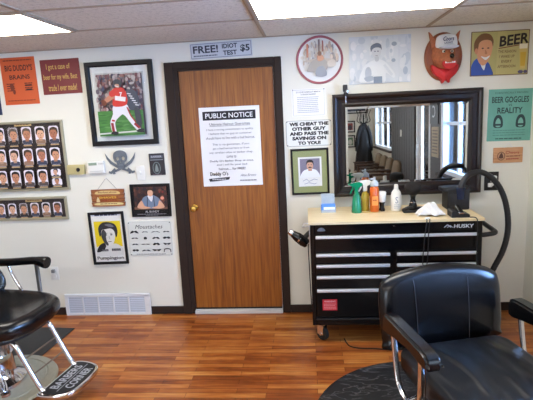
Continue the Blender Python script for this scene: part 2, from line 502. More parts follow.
# windows in the right wall + front wall, each a structure with frame, mullions and panes
def window(name, axis, span, at, nm, sash=True):
    a0, a1, z0, z1 = span
    def bx(bm, p0, p1, d0, d1, q0, q1):
        if axis == 'y': box2(bm, at+d0, at+d1, p0, p1, q0, q1)
        else: box2(bm, p0, p1, at+d0, at+d1, q0, q1)
    s = 1 if axis == 'y' else -1
    b = new(); f = .05
    dl = sorted((s*-.015, s*.1))
    bx(b, a0, a0+f, dl[0], dl[1], z0, z1); bx(b, a1-f, a1, dl[0], dl[1], z0, z1); bx(b, a0, a1, dl[0], dl[1], z1-f, z1); bx(b, a0, a1, dl[0], dl[1], z0, z0+f)
    for k in range(1, nm):
        p = a0+(a1-a0)*k/nm; bx(b, p-.025, p+.025, *sorted((s*.02, s*.08)), z0, z1)
    if sash: bx(b, a0, a1, *sorted((s*.03, s*.07)), (z0+z1)/2-.02, (z0+z1)/2+.02)
    w = struct(name, b, M['white_metal'])
    b = new(); bx(b, a0-.06, a1+.06, *sorted((s*-.08, s*.02)), z0-.035, z0, ); fin('window_sill', b, M['trim'], w)
    b = new()
    c = .07
    bx(b, a0-c, a0, *sorted((s*-.016, 0)), z0-.035, z1+c); bx(b, a1, a1+c, *sorted((s*-.016, 0)), z0-.035, z1+c); bx(b, a0-c, a1+c, *sorted((s*-.016, 0)), z1, z1+c)
    fin('window_casing', b, M['white_metal'] if name != 'window_2' else M['trim'], w)
    b = new(); bx(b, a0+f, a1-f, *sorted((s*.048, s*.052)), z0+f, z1-f); fin('window_pane', b, M['glass'], w)
    return w
window('window_1', 'y', WN, XR, 2)
window('window_2', 'y', WF, XR, 3)
window('window_3', 'x', WS, YF, 3, False)
# glass entry door
b = new(); y0, y1, _, z1 = DG
for p, q in ((y0, y0+.05), (y1-.05, y1)): box2(b, XR-.015, XR+.1, p, q, 0, z1)
box2(b, XR-.015, XR+.1, y0, y1, z1-.05, z1)
for p, q in ((y0+.05, y0+.15), (y1-.15, y1-.05)): box2(b, XR+.03, XR+.075, p, q, .01, z1-.05)
box2(b, XR+.03, XR+.075, y0+.05, y1-.05, .01, .25); box2(b, XR+.03, XR+.075, y0+.05, y1-.05, z1-.17, z1-.05)
d2 = struct('door_2', b, M['white_metal'])
b = new(); box2(b, XR+.05, XR+.055, y0+.15, y1-.15, .25, z1-.17); fin('door_pane', b, M['glass'], d2)
b = new(); tube(b, [(XR+.03, y0+.1, 1.0), (XR-.03, y0+.1, 1.0), (XR-.03, y0+.1, 1.2), (XR+.03, y0+.1, 1.2)], .01); fin('door_handle', b, M['steel'], d2)

# outside: pavement and a pale street front across the way
b = new(); box2(b, XR+.14, 14, -16, 6, -.2, -.08); box2(b, -14, XR+.14, -18, YF-.14, -.2, -.08); struct('pavement', b, mat('pavement', (150, 150, 152), .9, noise=.08, nscale=3))
w = thing('shop_building', 'pale blue grey building across the street, seen through the window in mirror', 'building', (9, -4, -.08))
b = new(); box2(b, 0, 4, -7, 7, 0, 3.2); fin('facade', b, mat('blue grey siding', (150, 170, 196), .8, noise=.05, nscale=2), w)
M['shop_glass'] = mat('dark shop glass', (60, 80, 104), .2)
for y in (-5, -2.2, .6, 3.4): b = new(); box2(b, -.03, .01, y-.5, y+.5, 1.0, 2.2); fin('window', b, M['shop_glass'], w)
b = new(); box2(b, -.2, 4.1, -7.1, 7.1, 3.2, 3.35); fin('roof', b, M['white_metal'], w)

# ------------------------------------------------------------------ wall pictures and signs
def on_wall(name, label, cat, cx, cz, tilt=0, y=0, group=None):
    t = thing(name, label, cat, (cx, y, cz), 0, group); t.rotation_euler = (0, R(-tilt), 0)
    return t
def frame(parent, w, h, bw, depth, m, name='frame', prof=None, z0=0):
    """mitred frame with a stepped profile; outer size w x h; stands out to y=-depth"""
    prof = prof or [(0, 0), (0, .8), (.12, 1), (.75, 1), (.88, .8), (1, .62), (1, 0)]
    b = new(); L = []
    for f, d in prof:
        x, z = w/2-bw*f, h/2-bw*f
        L.append([b.verts.new((sx*x, -depth*d, sz*z)) for sx, sz in ((-1, -1), (1, -1), (1, 1), (-1, 1))])
    for p, q in zip(L, L[1:]):
        for k in range(4): b.faces.new((p[k], p[(k+1) % 4], q[(k+1) % 4], q[k]))
    for k in range(4): b.faces.new((L[-1][k], L[-1][(k+1) % 4], L[0][(k+1) % 4], L[0][k]))
    return fin(name, b, m, parent)
def pane(parent, w, h, y):
    b = new(); box2(b, -w/2, w/2, y-.0015, y, -h/2, h/2); return fin('glass_pane', b, M['picture_glass'], parent)
def plate(parent, w, h, t, m, r=.004, name='board', holes=False):
    b = new(); prism(b, rrect(w, h, r, 3), -t, .001); return fin(name, b, m, parent)

SK = [(214, 160, 128), (196, 138, 106), (222, 176, 148), (184, 120, 92), (206, 150, 116)]
HR = [(38, 28, 24), (52, 38, 30), (28, 24, 24), (74, 54, 38), (96, 84, 74)]
def bust(F, cx, cz, s, r, hair=None, skin=None, shirt=None, face=True):
    sk = skin or r.choice(SK); hr = hair or r.choice(HR); k = r.choice((-1, 1))*r.uniform(0, .08)
    F.blob([(cx-.46*s, cz-.62*s), (cx-.36*s, cz-.36*s), (cx, cz-.3*s), (cx+.36*s, cz-.36*s), (cx+.46*s, cz-.62*s)], shirt or r.choice([(44, 40, 44), (150, 120, 100), (80, 70, 70), (60, 66, 90)]))
    F.rect(cx-.13*s, cx+.13*s, cz-.42*s, cz-.1*s, tuple(int(c*.85) for c in sk))
    F.ell(cx+.02*s*k, cz+.2*s, .31*s, .34*s, hr)
    F.ell(cx+k*s, cz+.05*s, .27*s, .35*s, sk)
    F.blob([(cx-.31*s, cz+.1*s), (cx-.26*s, cz+.42*s), (cx, cz+.52*s), (cx+.28*s, cz+.42*s), (cx+.31*s, cz+.1*s), (cx+.2*s, cz+.3*s), (cx-.18*s, cz+.32*s)], hr)
    if face:
        d = tuple(int(c*.45) for c in sk)
        for q in (-1, 1): F.ell(cx+k*s+q*.11*s, cz+.1*s, .05*s, .03*s, d, 8)
        F.blob([(cx+k*s, cz+.08*s), (cx+k*s+.05*s, cz-.06*s), (cx+k*s-.04*s, cz-.06*s)], tuple(int(c*.82) for c in sk))
        F.ell(cx+k*s, cz-.16*s, .09*s, .025*s, (150, 80, 70), 8)

# orange sign
t = on_wall('orange_sign', 'orange placard with black lettering, left of the maroon sign', 'sign', -2.03, 2.04, .3)
plate(t, .295, .376, .004, mat('orange card', (208, 92, 44), .6))
F = Flat(); k = (58, 26, 20)
F.fine(-.12, .12, .165, .008, (120, 46, 24), 5)
F.text("BIG DUDDY'S", .005, .105, .235, .048, k, .02); F.text('BRAINS', .005, .032, .175, .036, k, .02)
for x in (-.08, .075):
    for j in range(4): F.fine(x-.035, x+.035, -.02-.018*j, .008, (92, 38, 22), 2)
F.rect(.045, .10, -.042, -.03, k); F.rect(.05, .10, -.078, -.064, k)
F.ell(-.07, -.045, .018, .03, (120, 50, 26)); F.ell(-.055, -.085, .012, .02, (120, 50, 26))
F.fine(-.12, .12, -.155, .007, (140, 56, 26), 6)
F.build('printed_face', t, -.0045)
# maroon sign
t = on_wall('maroon_sign', 'maroon sign with gold lettering, between the orange placard and football picture', 'sign', -1.674, 2.057, .5)
plate(t, .328, .275, .006, mat('maroon board', (120, 38, 40), .5, noise=.06))
F = Flat(); g = (206, 164, 84)
F.text('I got a case of', -.015, .075, .2, .056, g, .012); F.text('beer for my wife. Best', -.005, -.005, .285, .056, g, .012); F.text('trade I ever made!', .005, -.085, .24, .052, g, .012)
F.build('printed_face', t, -.0065)
# navy sign, only its edge in view
t = on_wall('navy_sign', 'dark navy sign at the left photo edge below the orange placard', 'sign', -2.36, 1.875)
plate(t, .28, .2, .006, mat('navy board', (34, 48, 82), .5))
F = Flat(); F.fine(-.11, .11, .03, .014, (150, 160, 184), 4); F.fine(-.11, .11, -.02, .014, (150, 160, 184), 4); F.build('printed_face', t, -.0065)

# haircut style posters
def cuts(name, label, x0, x1, z0, z1, rows, cols, gap, bar, last_small=False, y=0):
    w, h = x1-x0, z1-z0
    t = on_wall(name, label, 'poster', (x0+x1)/2, (z0+z1)/2)
    frame(t, w, h, .022, .02, M['frame_gold'])
    b = new(); box2(b, -w/2+.018, w/2-.018, -.006, 0, -h/2+.018, h/2-.018); fin('backing', b, mat('dark brown poster', (46, 36, 36), .5), t)
    F = Flat(); r = random.Random(name)
    F.rect(bar[0]-.075, bar[0]+.075, bar[1]-.012, bar[1]+.012, (206, 178, 124)); F.fine(bar[0]-.06, bar[0]+.06, bar[1], .007, (110, 80, 50), 4)
    pw = gap*.74
    for ri, (za, zb) in enumerate(rows):
        ph = zb-za
        for ci, cx in enumerate(cols[ri]):
            cells = [(za, zb)] if not (last_small and ri == len(rows)-1 and ci == 0) else [(za, za+ph*.44), (za+ph*.56, zb)]
            for a, c in cells:
                F.poly([(cx-pw/2+.012, a), (cx+pw/2-.012, a), (cx+pw/2, a+.012), (cx+pw/2, c-.012), (cx+pw/2-.012, c), (cx-pw/2+.012, c), (cx-pw/2, c-.012), (cx-pw/2, a+.012)], (230, 226, 238))
                F.clip = (cx-pw/2+.002, cx+pw/2-.002, a+.002, c-.001)
                s = (c-a)*.8 if len(cells) == 1 else (c-a)*1.0
                bust(F, cx, (a+c)/2+.002, min(s, pw*1.5), r)
                F.clip = None
                F.rect(cx-pw*.42, cx+pw*.42, a-.013, a-.004, (196, 168, 122))
    F.build('photo_sheet', t, -.0065, M['ink_gloss']); pane(t, w-.04, h-.04, -.014)
    return t
x0, x1, z0, z1 = -2.52, -1.709, 1.128, 1.714
xc, zc = (x0+x1)/2, (z0+z1)/2
cl = lambda a: [a-xc-.117*k for k in range(6)]
cuts('haircut_poster', 'large gold framed poster of haircut photos in three rows of men', x0, x1, z0, z1,
     [(1.522-zc, 1.668-zc), (1.347-zc, 1.49-zc), (1.172-zc, 1.312-zc)], [cl(-1.795), cl(-1.797), cl(-1.80)], .117, (-2.055-xc, 1.692-zc-.004), True)
x0, x1, z0, z1 = -2.55, -1.754, .873, 1.075
xc, zc = (x0+x1)/2, (z0+z1)/2
cuts('haircut_poster', 'narrow gold framed strip poster with a single row of haircut photos', x0, x1, z0, z1,
     [(.907-zc, 1.026-zc)], [[-1.845-xc-.1*k for k in range(7)]], .1, (-2.05-xc, 1.046-zc))

# football picture
w, h = .557, .67
t = on_wall('football_picture', 'large black framed picture of a football player in a red jersey', 'picture', -1.187, 1.818)
frame(t, w, h, .04, .028, M['frame_black'])
b = new(); box2(b, -w/2+.03, w/2-.03, -.008, 0, -h/2+.03, h/2-.03); fin('mat_board', b, M['mat_white'], t)
F = Flat(.00015); r = random.Random(3); x0, x1, z0, z1 = -.19, .185, -.255, .235
F.rect(x0-.012, x1+.012, z0-.012, z1+.012, (196, 200, 198)); F.rect(x0, x1, z0, z1, (120, 108, 112))
F.clip = (x0, x1, z0, z1)
for k in range(300):
    F.ell(r.uniform(x0, x1), r.uniform(-.07, z1), r.uniform(.006, .018), r.uniform(.008, .022), r.choice([(150, 120, 120), (96, 84, 100), (180, 160, 160), (112, 60, 70), (70, 70, 96), (190, 180, 176), (140, 90, 84)]), 7)
F.rect(x0, x1, z0, -.055, (70, 128, 58))
for k in range(60): F.ell(r.uniform(x0, x1), r.uniform(z0, -.07), r.uniform(.02, .06), .005, r.choice([(84, 146, 66), (58, 112, 50), (98, 154, 82)]), 8)
F.line([(x0, -.235), (x1, -.222)], .012, (206, 214, 200))
# striped player behind
for k in range(5): F.line([(.075+.018*k, .05), (.06+.02*k, -.05)], .008, (232, 232, 232) if k % 2 else (40, 44, 56))
F.blob([(.06, .09), (.13, .1), (.165, .03), (.14, -.05), (.075, -.04)], (64, 70, 84))
for k in range(6): F.line([(.07+.012*k, .075-.018*k), (.1+.012*k, .07-.018*k)], .007, (226, 228, 232))
F.blob([(.12, -.04), (.16, -.06), (.17, -.17), (.14, -.23), (.125, -.14)], (56, 60, 66))
# player
F.blob([(-.05, -.02), (.06, -.01), (.075, -.08), (.12, -.16), (.165, -.215), (.14, -.228), (.085, -.165), (.03, -.09), (-.005, -.1), (-.05, -.15), (-.045, -.23), (-.075, -.235), (-.09, -.15), (-.06, -.08)], (226, 224, 228))
F.line([(.06, -.03), (.085, -.1), (.12, -.15)], .01, (172, 34, 40)); F.line([(-.075, -.13), (-.05, -.135)], .014, (172, 34, 40))
F.line([(-.075, -.15), (-.068, -.22)], .022, (150, 36, 40)); F.line([(.11, -.16), (.15, -.2)], .02, (150, 36, 40))
F.blob([(-.09, -.24), (-.04, -.245), (-.03, -.225), (-.075, -.218)], (30, 30, 34)); F.blob([(.12, -.225), (.18, -.235), (.185, -.21), (.15, -.205)], (30, 30, 34))
F.blob([(-.04, .115), (.03, .125), (.065, .08), (.06, -.01), (-.045, -.02), (-.05, .05)], (206, 46, 38))
F.blob([(-.04, .1), (-.075, .07), (-.125, .03), (-.115, .005), (-.06, .03), (-.03, .05)], (196, 130, 100)); F.blob([(-.03, .115), (-.075, .085), (-.06, .055), (-.02, .07)], (206, 46, 38))
F.line([(-.03, .045), (.055, .03)], .035, (232, 228, 228)); F.text('7', .02, .07, .022, .035, (240, 240, 240), .02)
F.ell(-.125, .012, .02, .028, (110, 56, 38), 12, .6)
F.ell(.005, .155, .03, .034, (44, 44, 54)); F.blob([(-.02, .15), (.01, .15), (.012, .125), (-.012, .125)], (190, 140, 112)); F.line([(-.024, .14), (.008, .13)], .005, (220, 220, 224))
F.clip = None
F.build('photograph', t, -.0085, M['ink_gloss']); pane(t, w-.07, h-.07, -.017)

# yellow portrait
w, h = .312, .462
t = on_wall('portrait_poster', 'black framed yellow poster of a black and white portrait, below the wooden sign', 'poster', -1.425, .695, .8)
frame(t, w, h, .022, .018, M['frame_black'])
b = new(); box2(b, -w/2+.015, w/2-.015, -.005, 0, -h/2+.015, h/2-.015); fin('sheet', b, M['paper'], t)
F = Flat(); F.rect(-.13, .13, .196, .211, (214, 216, 232)); F.fine(-.1, .1, .2035, .01, (66, 70, 96), 4)
F.rect(-.115, .118, -.075, .15, (238, 212, 30)); F.clip = (-.118, .12, -.16, .15)
F.blob([(-.115, -.155), (-.11, -.085), (-.05, -.045), (.0, -.06), (.06, -.05), (.11, -.085), (.118, -.155)], (226, 226, 224))
F.blob([(-.115, -.12), (-.085, -.06), (-.04, -.04), (-.03, -.075), (-.06, -.11)], (40, 38, 42))
F.blob([(-.06, .03), (-.045, -.03), (-.015, -.065), (.03, -.06), (.055, -.01), (.062, .05), (.03, .09), (-.04, .085)], (232, 230, 226))
F.blob([(-.06, .03), (-.045, -.03), (-.015, -.065), (-.005, -.05), (-.025, 0), (-.015, .05), (-.04, .08)], (70, 68, 72))
F.blob([(-.075, .02), (-.08, .09), (-.045, .135), (.01, .142), (.07, .12), (.088, .06), (.07, .005), (.058, .06), (.03, .085), (-.02, .08), (-.05, .075), (-.062, .03)], (44, 42, 50))
F.blob([(-.02, .12), (.03, .125), (.06, .1), (.02, .1)], (120, 120, 134)); F.clip = None
for q in (-.018, .03): F.ell(q, .03, .011, .005, (30, 30, 34), 8)
F.line([(-.02, .042), (-.004, .044)], .004, (30, 30, 34)); F.line([(.02, .044), (.04, .042)], .004, (30, 30, 34))
F.line([(-.005, -.03), (.025, -.03)], .005, (80, 50, 50)); F.line([(.008, .02), (.012, -.008)], .004, (150, 148, 146))
F.fine(-.07, -.01, -.105, .02, (90, 90, 98), 3); F.fine(.02, .1, -.103, .022, (90, 90, 98), 4)
F.text('Pumpington', 0, -.178, .235, .038, (46, 44, 50), .015)
F.build('printed_face', t, -.0055); pane(t, w-.04, h-.04, -.012)

# dark picture of man at table
w, h = .34, .278
t = on_wall('framed_print', 'black framed print of a man leaning on a table with small caption', 'picture', -1.023, 1.014, -.4)
frame(t, w, h, .012, .016, M['frame_black'])
b = new(); box2(b, -w/2+.008, w/2-.008, -.006, 0, -h/2+.008, h/2-.008); fin('sheet', b, M['frame_black'], t)
F = Flat(.0002); r = random.Random(12); x0, x1, z0, z1 = -.14, .142, -.075, .115
F.rect(x0, x1, z0, z1, (70, 44, 40)); F.clip = (x0, x1, z0, z1)
for k in range(60): F.ell(r.uniform(x0, x1), r.uniform(-.02, z1), r.uniform(.006, .02), r.uniform(.01, .025), r.choice([(90, 52, 44), (54, 40, 44), (116, 70, 54), (44, 34, 40), (130, 46, 44)]), 7)
F.rect(x0, x1, z0, -.055, (120, 84, 66))
F.blob([(-.075, -.06), (-.07, .01), (-.03, .04), (.03, .045), (.08, .01), (.105, -.06)], (112, 130, 154))
F.line([(-.02, .035), (-.03, -.055)], .007, (60, 66, 84)); F.line([(.03, .035), (.035, -.055)], .007, (60, 66, 84)); F.blob([(-.02, .04), (.025, .04), (.01, -.01)], (226, 228, 232))
F.blob([(-.075, -.0), (-.115, -.055), (-.06, -.07), (.0, -.06), (-.05, -.045)], (214, 164, 132)); F.blob([(.08, 0), (.12, -.055), (.07, -.07), (.01, -.06), (.06, -.045)], (214, 164, 132))
F.ell(.005, .065, .024, .03, (216, 168, 136)); F.blob([(-.022, .065), (-.016, .1), (.012, .104), (.03, .09), (.03, .065), (.02, .085), (-.01, .085)], (70, 44, 30))
F.ell(.105, .02, .016, .014, (226, 150, 120)); F.clip = None
F.text('AL BUNDY', .01, -.094, .12, .018, (190, 190, 194), .01); F.fine(-.12, .13, -.115, .006, (130, 130, 136), 8); F.fine(-.05, .06, -.126, .005, (120, 120, 126), 4)
F.build('photograph', t, -.0065, M['ink_gloss']); pane(t, w-.022, h-.022, -.01)

# moustache chart
w, h = .383, .306
t = on_wall('moustache_sign', 'white metal sign charting rows of black moustaches beside the door frame', 'sign', -1.058, .682, -.5)
plate(t, w, h, .004, mat('white enamel sign', (216, 218, 210), .35), .02)
F = Flat(); ed = rrect(w-.012, h-.012, .016, 4); k = (36, 36, 38)
F.line(ed+ed[:1], .0015, (170, 172, 168)); F.text('Moustaches', -.005, .105, .24, .034, (60, 60, 62), .0, .3)
for sx in (-1, 1):
    for sz in (-1, 1): F.ell(sx*(w/2-.014), sz*(h/2-.014), .005, .005, (70, 70, 70), 8)
for ri in range(4):
    for ci in range(4):
        cx = -.135+.093*ci; cz = .06-.054*ri; q = random.Random(ri*7+ci); ww = q.uniform(.026, .04); th = q.choice([.005, .008, .012, .016]); dr = q.uniform(-.012, .01)
        if ri == 1 and ci == 1: F.blob([(cx-.01, cz+.008), (cx+.01, cz+.008), (cx+.012, cz-.01), (cx-.012, cz-.01)], k); continue
        if ri == 3 and ci == 3:
            F.line([(cx-.03, cz-.018), (cx-.026, cz+.008), (cx, cz+.014), (cx+.026, cz+.008), (cx+.03, cz-.018)], .007, k); continue
        F.blob([(cx-ww, cz+dr), (cx-ww*.5, cz+th*.7), (cx, cz+th*.45), (cx+ww*.5, cz+th*.7), (cx+ww, cz+dr), (cx+ww*.5, cz-th*.6), (cx, cz-th*.1), (cx-ww*.5, cz-th*.6)], k)
F.fine(-.13, .13, -.135, .006, (150, 150, 150), 8)
F.build('printed_face', t, -.0045)

# small wall fittings
t = on_wall('alarm_box', 'small tan metal box with a dark key switch, right of the haircut poster', 'switch box', -1.633, 1.297, -1)
b = new(); box2(b, -.073, .073, -.03, 0, -.041, .041, .004, 2); fin('box_body', b, M['putty'], t, 40)
b = new(); lathe(b, [(.001, -.036), (.014, -.036), (.017, -.03), (.017, -.028)], (.022, 0, 0), 16, 'y'); box2(b, .018, .026, -.046, -.034, -.016, .016, .002, 1); fin('key_switch', b, M['black_matte'], t, 40)
t = on_wall('thermostat', 'white thermostat with a small grey screen, left of the metal skull', 'thermostat', -1.457, 1.31, 1.5)
b = new(); box2(b, -.071, .071, -.03, 0, -.05, .05, .006, 3); fin('thermostat_body', b, M['white_plastic'], t, 40)
b = new(); box2(b, -.058, .012, -.032, -.029, .018, .04); fin('screen', b, M['screen'], t)
b = new()
for k in range(4): box2(b, .028+.012*k, .036+.012*k, -.033, -.029, .022, .034, .001, 1)
box2(b, -.055, .058, -.032, -.029, -.034, -.03); fin('button_row', b, mat('grey buttons', (190, 190, 186), .5), t)
t = on_wall('light_switch', 'white double gang light switch plate left of the black tag', 'switch', -1.088, 1.248, 1)
b = new(); box2(b, -.036, .036, -.007, 0, -.06, .06, .003, 2); fin('switch_plate', b, M['white_plastic'], t, 40)
b = new(); box2(b, -.006, .006, -.016, -.005, -.008, .014, .002, 1); fin('toggle', b, M['white_plastic'], t, 40)
def outlet(name, label, x, z, m, w=.074, h=.118):
    t = on_wall(name, label, 'outlet', x, z)
    b = new(); box2(b, -w/2, w/2, -.007, 0, -h/2, h/2, .003, 2); fin('outlet_plate', b, m, t, 40)
    for s in (-1, 1):
        b = new(); prism(b, rrect(.034, .03, .012, 4, 0, s*.026), -.010, -.006); fin('socket', b, M['white_plastic'], t)
    return t
t = outlet('wall_outlet', 'white wall outlet with a small grey plug, above the left baseboard', -1.95, .388, M['white_plastic'])
b = new(); box2(b, -.014, .014, -.035, -.009, .012, .04, .004, 2); fin('plug', b, mat('grey plug', (110, 112, 112), .5), t, 40)
t = outlet('wall_outlet', 'black wall outlet plate with plugs, right of the mirror', 1.734, 1.08, M['black_matte'], .108, .148)
b = new(); box2(b, -.012, .03, -.04, -.009, -.005, .045, .006, 2); box2(b, -.03, .0, -.03, -.009, -.045, -.012, .005, 2); fin('plug', b, M['white_plastic'], t, 40)

# skull with crossed swords: one cut sheet of metal
t = on_wall('pirate_skull', 'grey cut metal skull over two crossed swords', 'wall decoration', -1.247, 1.345)
sk = [(-.058, .04), (-.05, .075), (-.02, .094), (.02, .094), (.05, .075), (.058, .04), (.048, .008), (.032, -.004), (.03, -.045), (.012, -.056), (-.012, -.056), (-.03, -.045), (-.032, -.004), (-.048, .008)]
cutout('skull', [smooth2(sk), ell(-.024, .03, .015, .017, 14), ell(.024, .03, .015, .017, 14), [(0, .012), (.008, -.006), (-.008, -.006)], [(-.02, -.022), (.02, -.022), (.02, -.026), (-.02, -.026)]], .006, M['grey_metal'], t, (0, -.012, 0))
for s in (-1, 1):
    bl = [(s*p[0], p[1]) for p in [(-.128, .072), (-.118, .03), (-.09, -.01), (-.04, -.045), (.06, -.085), (.066, -.072), (-.03, -.028), (-.078, .006), (-.108, .04)]]
    g = [(s*p[0], p[1]) for p in [(.052, -.062), (.058, -.048), (.072, -.06), (.092, -.078), (.108, -.074), (.112, -.088), (.09, -.096), (.08, -.09), (.07, -.1), (.056, -.096), (.062, -.084)]]
    cutout('sword', [bl, g], .004, M['grey_metal'], t, (0, -.006, 0))

# black carded tag
t = on_wall('carded_tag', 'small black card with an oval emblem hung between switch plate and door frame', 'sign', -.941, 1.314, .6)
plate(t, .127, .18, .008, mat('black card', (36, 31, 38), .4), .003)
F = Flat(); F.rect(-.056, .056, .05, .078, (74, 78, 92)); F.text('BARBER', 0, .064, .09, .016, (182, 186, 196), .01); F.rect(-.056, .056, .034, .042, (120, 126, 134))
F.ell(-.005, -.03, .034, .052, (104, 116, 118)); F.ell(-.005, -.03, .028, .046, (46, 50, 54)); F.blob([(-.02, -.05), (-.005, .004), (.01, -.05), (-.005, -.062)], (120, 132, 132)); F.fine(-.04, .04, -.084, .006, (110, 90, 96), 3)
F.build('printed_face', t, -.0085, M['ink_gloss'])

# wooden hanging sign of four boards
t = on_wall('wooden_sign', 'small brown plank sign hanging from a string on a nail', 'sign', -1.387, 1.048)
b = new(); r = random.Random(4)
for k in range(4):
    z = .0545-.0365*k; a = r.uniform(0, .012)
    prism(b, smooth2([(-.144+a, z+.012), (-.12, z+.0175), (.12, z+.0175), (.144-a, z+.011), (.14-a, z-.008), (.12, z-.0175), (-.12, z-.0175), (-.138+a, z-.01)], 4), -.016-.002*(k % 2), -.002)
fin('plank_board', b, M['wood_sign'], t)
F = Flat(); y = (226, 200, 128)
F.blob([(-.1, .052), (-.05, .062), (.06, .06), (.105, .048), (.1, .03), (0, .034), (-.1, .034)], (214, 186, 122)); F.text('Barbershop', 0, .047, .16, .02, (120, 40, 30), .01)
F.rect(-.1, .09, -.034, .016, (146, 84, 28)); F.text('SHAVES', .0, .004, .15, .016, (226, 176, 60), .015); F.text('HAIRCUTS', .0, -.02, .15, .018, (128, 30, 24), .015); F.blob([(-.1, -.03), (-.085, .01), (-.07, -.03)], (214, 190, 140))
F.blob([(-.1, -.042), (.1, -.04), (.115, -.06), (-.095, -.06)], (222, 202, 140)); F.fine(-.07, .08, -.05, .007, (140, 90, 50), 4)
F.build('painted_face', t, -.0185)
b = new(); tube(b, [(-.085, -.012, .07), (-.004, -.012, .165), (.004, -.012, .165), (.085, -.012, .07)], .0016, 6); fin('string', b, mat('grey twine', (150, 146, 140), .9), t)
b = new(); tube(b, [(0, 0, .166), (0, -.016, .168)], .003, 8); tube(b, [(0, -.016, .168), (0, -.018, .168)], .006, 8); fin('nail', b, M['steel'], t)

# public notice on the door
t = on_wall('public_notice', 'white public notice sheet with a black heading, taped on the oak door', 'notice', -.319, 1.433, 0, .012)
w, h = .493, .642
plate(t, w, h, .002, M['paper'], .003, 'sheet')
F = Flat(); k = (70, 70, 76)
F.rect(-.217, .214, .218, .288, (24, 24, 34)); F.text('PUBLIC NOTICE', -.002, .253, .385, .04, (240, 240, 242), .012)
F.text('Ultimate Haircut Guarantee', 0, .185, .33, .021, k, .006); F.rect(-.165, .165, .168, .1705, k)
for j, s in enumerate(['I have a strong commitment to quality.', 'I believe that no guy or customer', 'should have to live with a bad haircut.']): F.text(s, 0, .14-.033*j, [.385, .35, .4][j], .02, k)
for j, s in enumerate(['This is my guarantee...if you', 'get a bad haircut here or from', 'any careless salon or barber shop,', 'come to']): F.text(s, 0, .02-.033*j, [.3, .3, .36, .08][j], .02, k)
F.text("Daddy O's Barber Shop, at once,", 0, -.115, .36, .02, k, .01); F.text('and I will fix your bad', 0, -.146, .25, .02, k); F.text('haircut.... for FREE!', 0, -.178, .22, .02, k, .008)
F.text("Daddy O's", -.11, -.222, .15, .042, (40, 40, 44), .015); F.poly([(-.2, -.258), (-.02, -.246), (-.03, -.268), (-.1, -.276), (-.19, -.282)], (52, 52, 56)); F.fine(-.17, -.05, -.264, .008, (200, 200, 204), 3)
F.text('Alex Brown', .13, -.235, .13, .02, (90, 90, 100), 0, .4); F.fine(.06, .2, -.278, .009, (140, 140, 146), 3)
F.build('printed_face', t, -.0022)
# free idiot test sign
t = on_wall('idiot_test_sign', 'white tin sign offering a free test, above the oak door', 'sign', -.35, 2.192, .9)
w, h = .492, .122
plate(t, w, h, .004, mat('pale tin sign', (202, 208, 214), .4), .006)
F = Flat(); k = (46, 54, 70); e = rrect(w-.016, h-.016, .004, 2); F.line(e+e[:1], .003, (70, 80, 96))
F.text('FREE!', -.122, .012, .2, .058, k, .025); F.fine(-.22, -.03, -.036, .009, (96, 106, 120), 7)
F.text('IDIOT', .07, .026, .12, .036, k, .03); F.text('TEST', .07, -.025, .11, .036, k, .03); F.text('$5', .19, 0, .075, .058, k, .03)
F.build('printed_face', t, -.0045)

# round picture plate
t = on_wall('round_picture', 'round red rimmed picture plate above the small white paper', 'picture', .415, 2.073)
b = new(); lathe(b, [(.001, 0), (.18, 0), (.182, -.006), (.178, -.01), (.168, -.009), (.165, -.006), (.001, -.006)], (0, 0, 0), 48, 'y'); fin('rim', b, mat('dull red rim', (164, 84, 92), .4), t, 40)
F = Flat(.0002); r = random.Random(8); F.ell(0, 0, .164, .164, (226, 226, 224), 40)
def inr(x, z): return math.hypot(x, z) < .135
for k in range(130):
    x, z = r.uniform(-.14, .14), r.uniform(-.02, .14)
    if inr(x, z): F.ell(x, z, r.uniform(.005, .014), r.uniform(.012, .032), r.choice([(196, 194, 192), (166, 164, 168), (212, 202, 188), (186, 166, 152), (204, 184, 164), (220, 220, 218), (140, 136, 142)]), 8)
F.rect(-.1, -.085, .02, .12, (190, 120, 90)); F.rect(-.01, .004, .03, .15, (110, 90, 90)); F.rect(.02, .03, .06, .14, (150, 70, 60))
F.blob([(-.13, -.01), (-.02, .01), (.1, 0), (.12, -.03), (-.02, -.02)], (196, 184, 168))
F.blob([(-.1, -.08), (-.06, -.01), (0, .01), (.05, -.01), (.06, -.06), (.02, -.1), (-.05, -.085)], (166, 160, 152)); F.blob([(-.02, .03), (.02, .035), (.03, 0), (-.01, -.01)], (206, 150, 120)); F.ell(.0, .045, .016, .018, (120, 80, 60))
F.blob([(-.02, -.06), (.03, -.05), (.05, -.12), (-.03, -.12)], (150, 156, 164)); F.blob([(.06, -.02), (.11, 0), (.12, -.05), (.07, -.06)], (210, 200, 186))
F.build('picture_print', t, -.0065, M['ink_gloss'])

# small white paper
t = on_wall('printed_paper', 'small white paper of fine print under the round picture', 'paper', .321, 1.754)
w, h = .264, .214
plate(t, w, h, .002, M['paper'], .002, 'sheet')
F = Flat(); e = rrect(w-.02, h-.016, .004, 2); F.line(e+e[:1], .002, (150, 152, 158)); F.text('IS YOUR HAIRCUT MAN A', 0, .082, .19, .012, (80, 80, 86), .01); F.text('LICENSED BARBER?', 0, .064, .12, .010, (80, 80, 86), .01)
for j in range(9): F.fine(-.09, .09-r.uniform(0, .02), .042-.0145*j, .0055, (178, 180, 186), 8)
for sx in (-1, 1): F.ell(sx*.122, .1, .004, .004, (60, 60, 60), 8)
F.build('printed_face', t, -.0025)
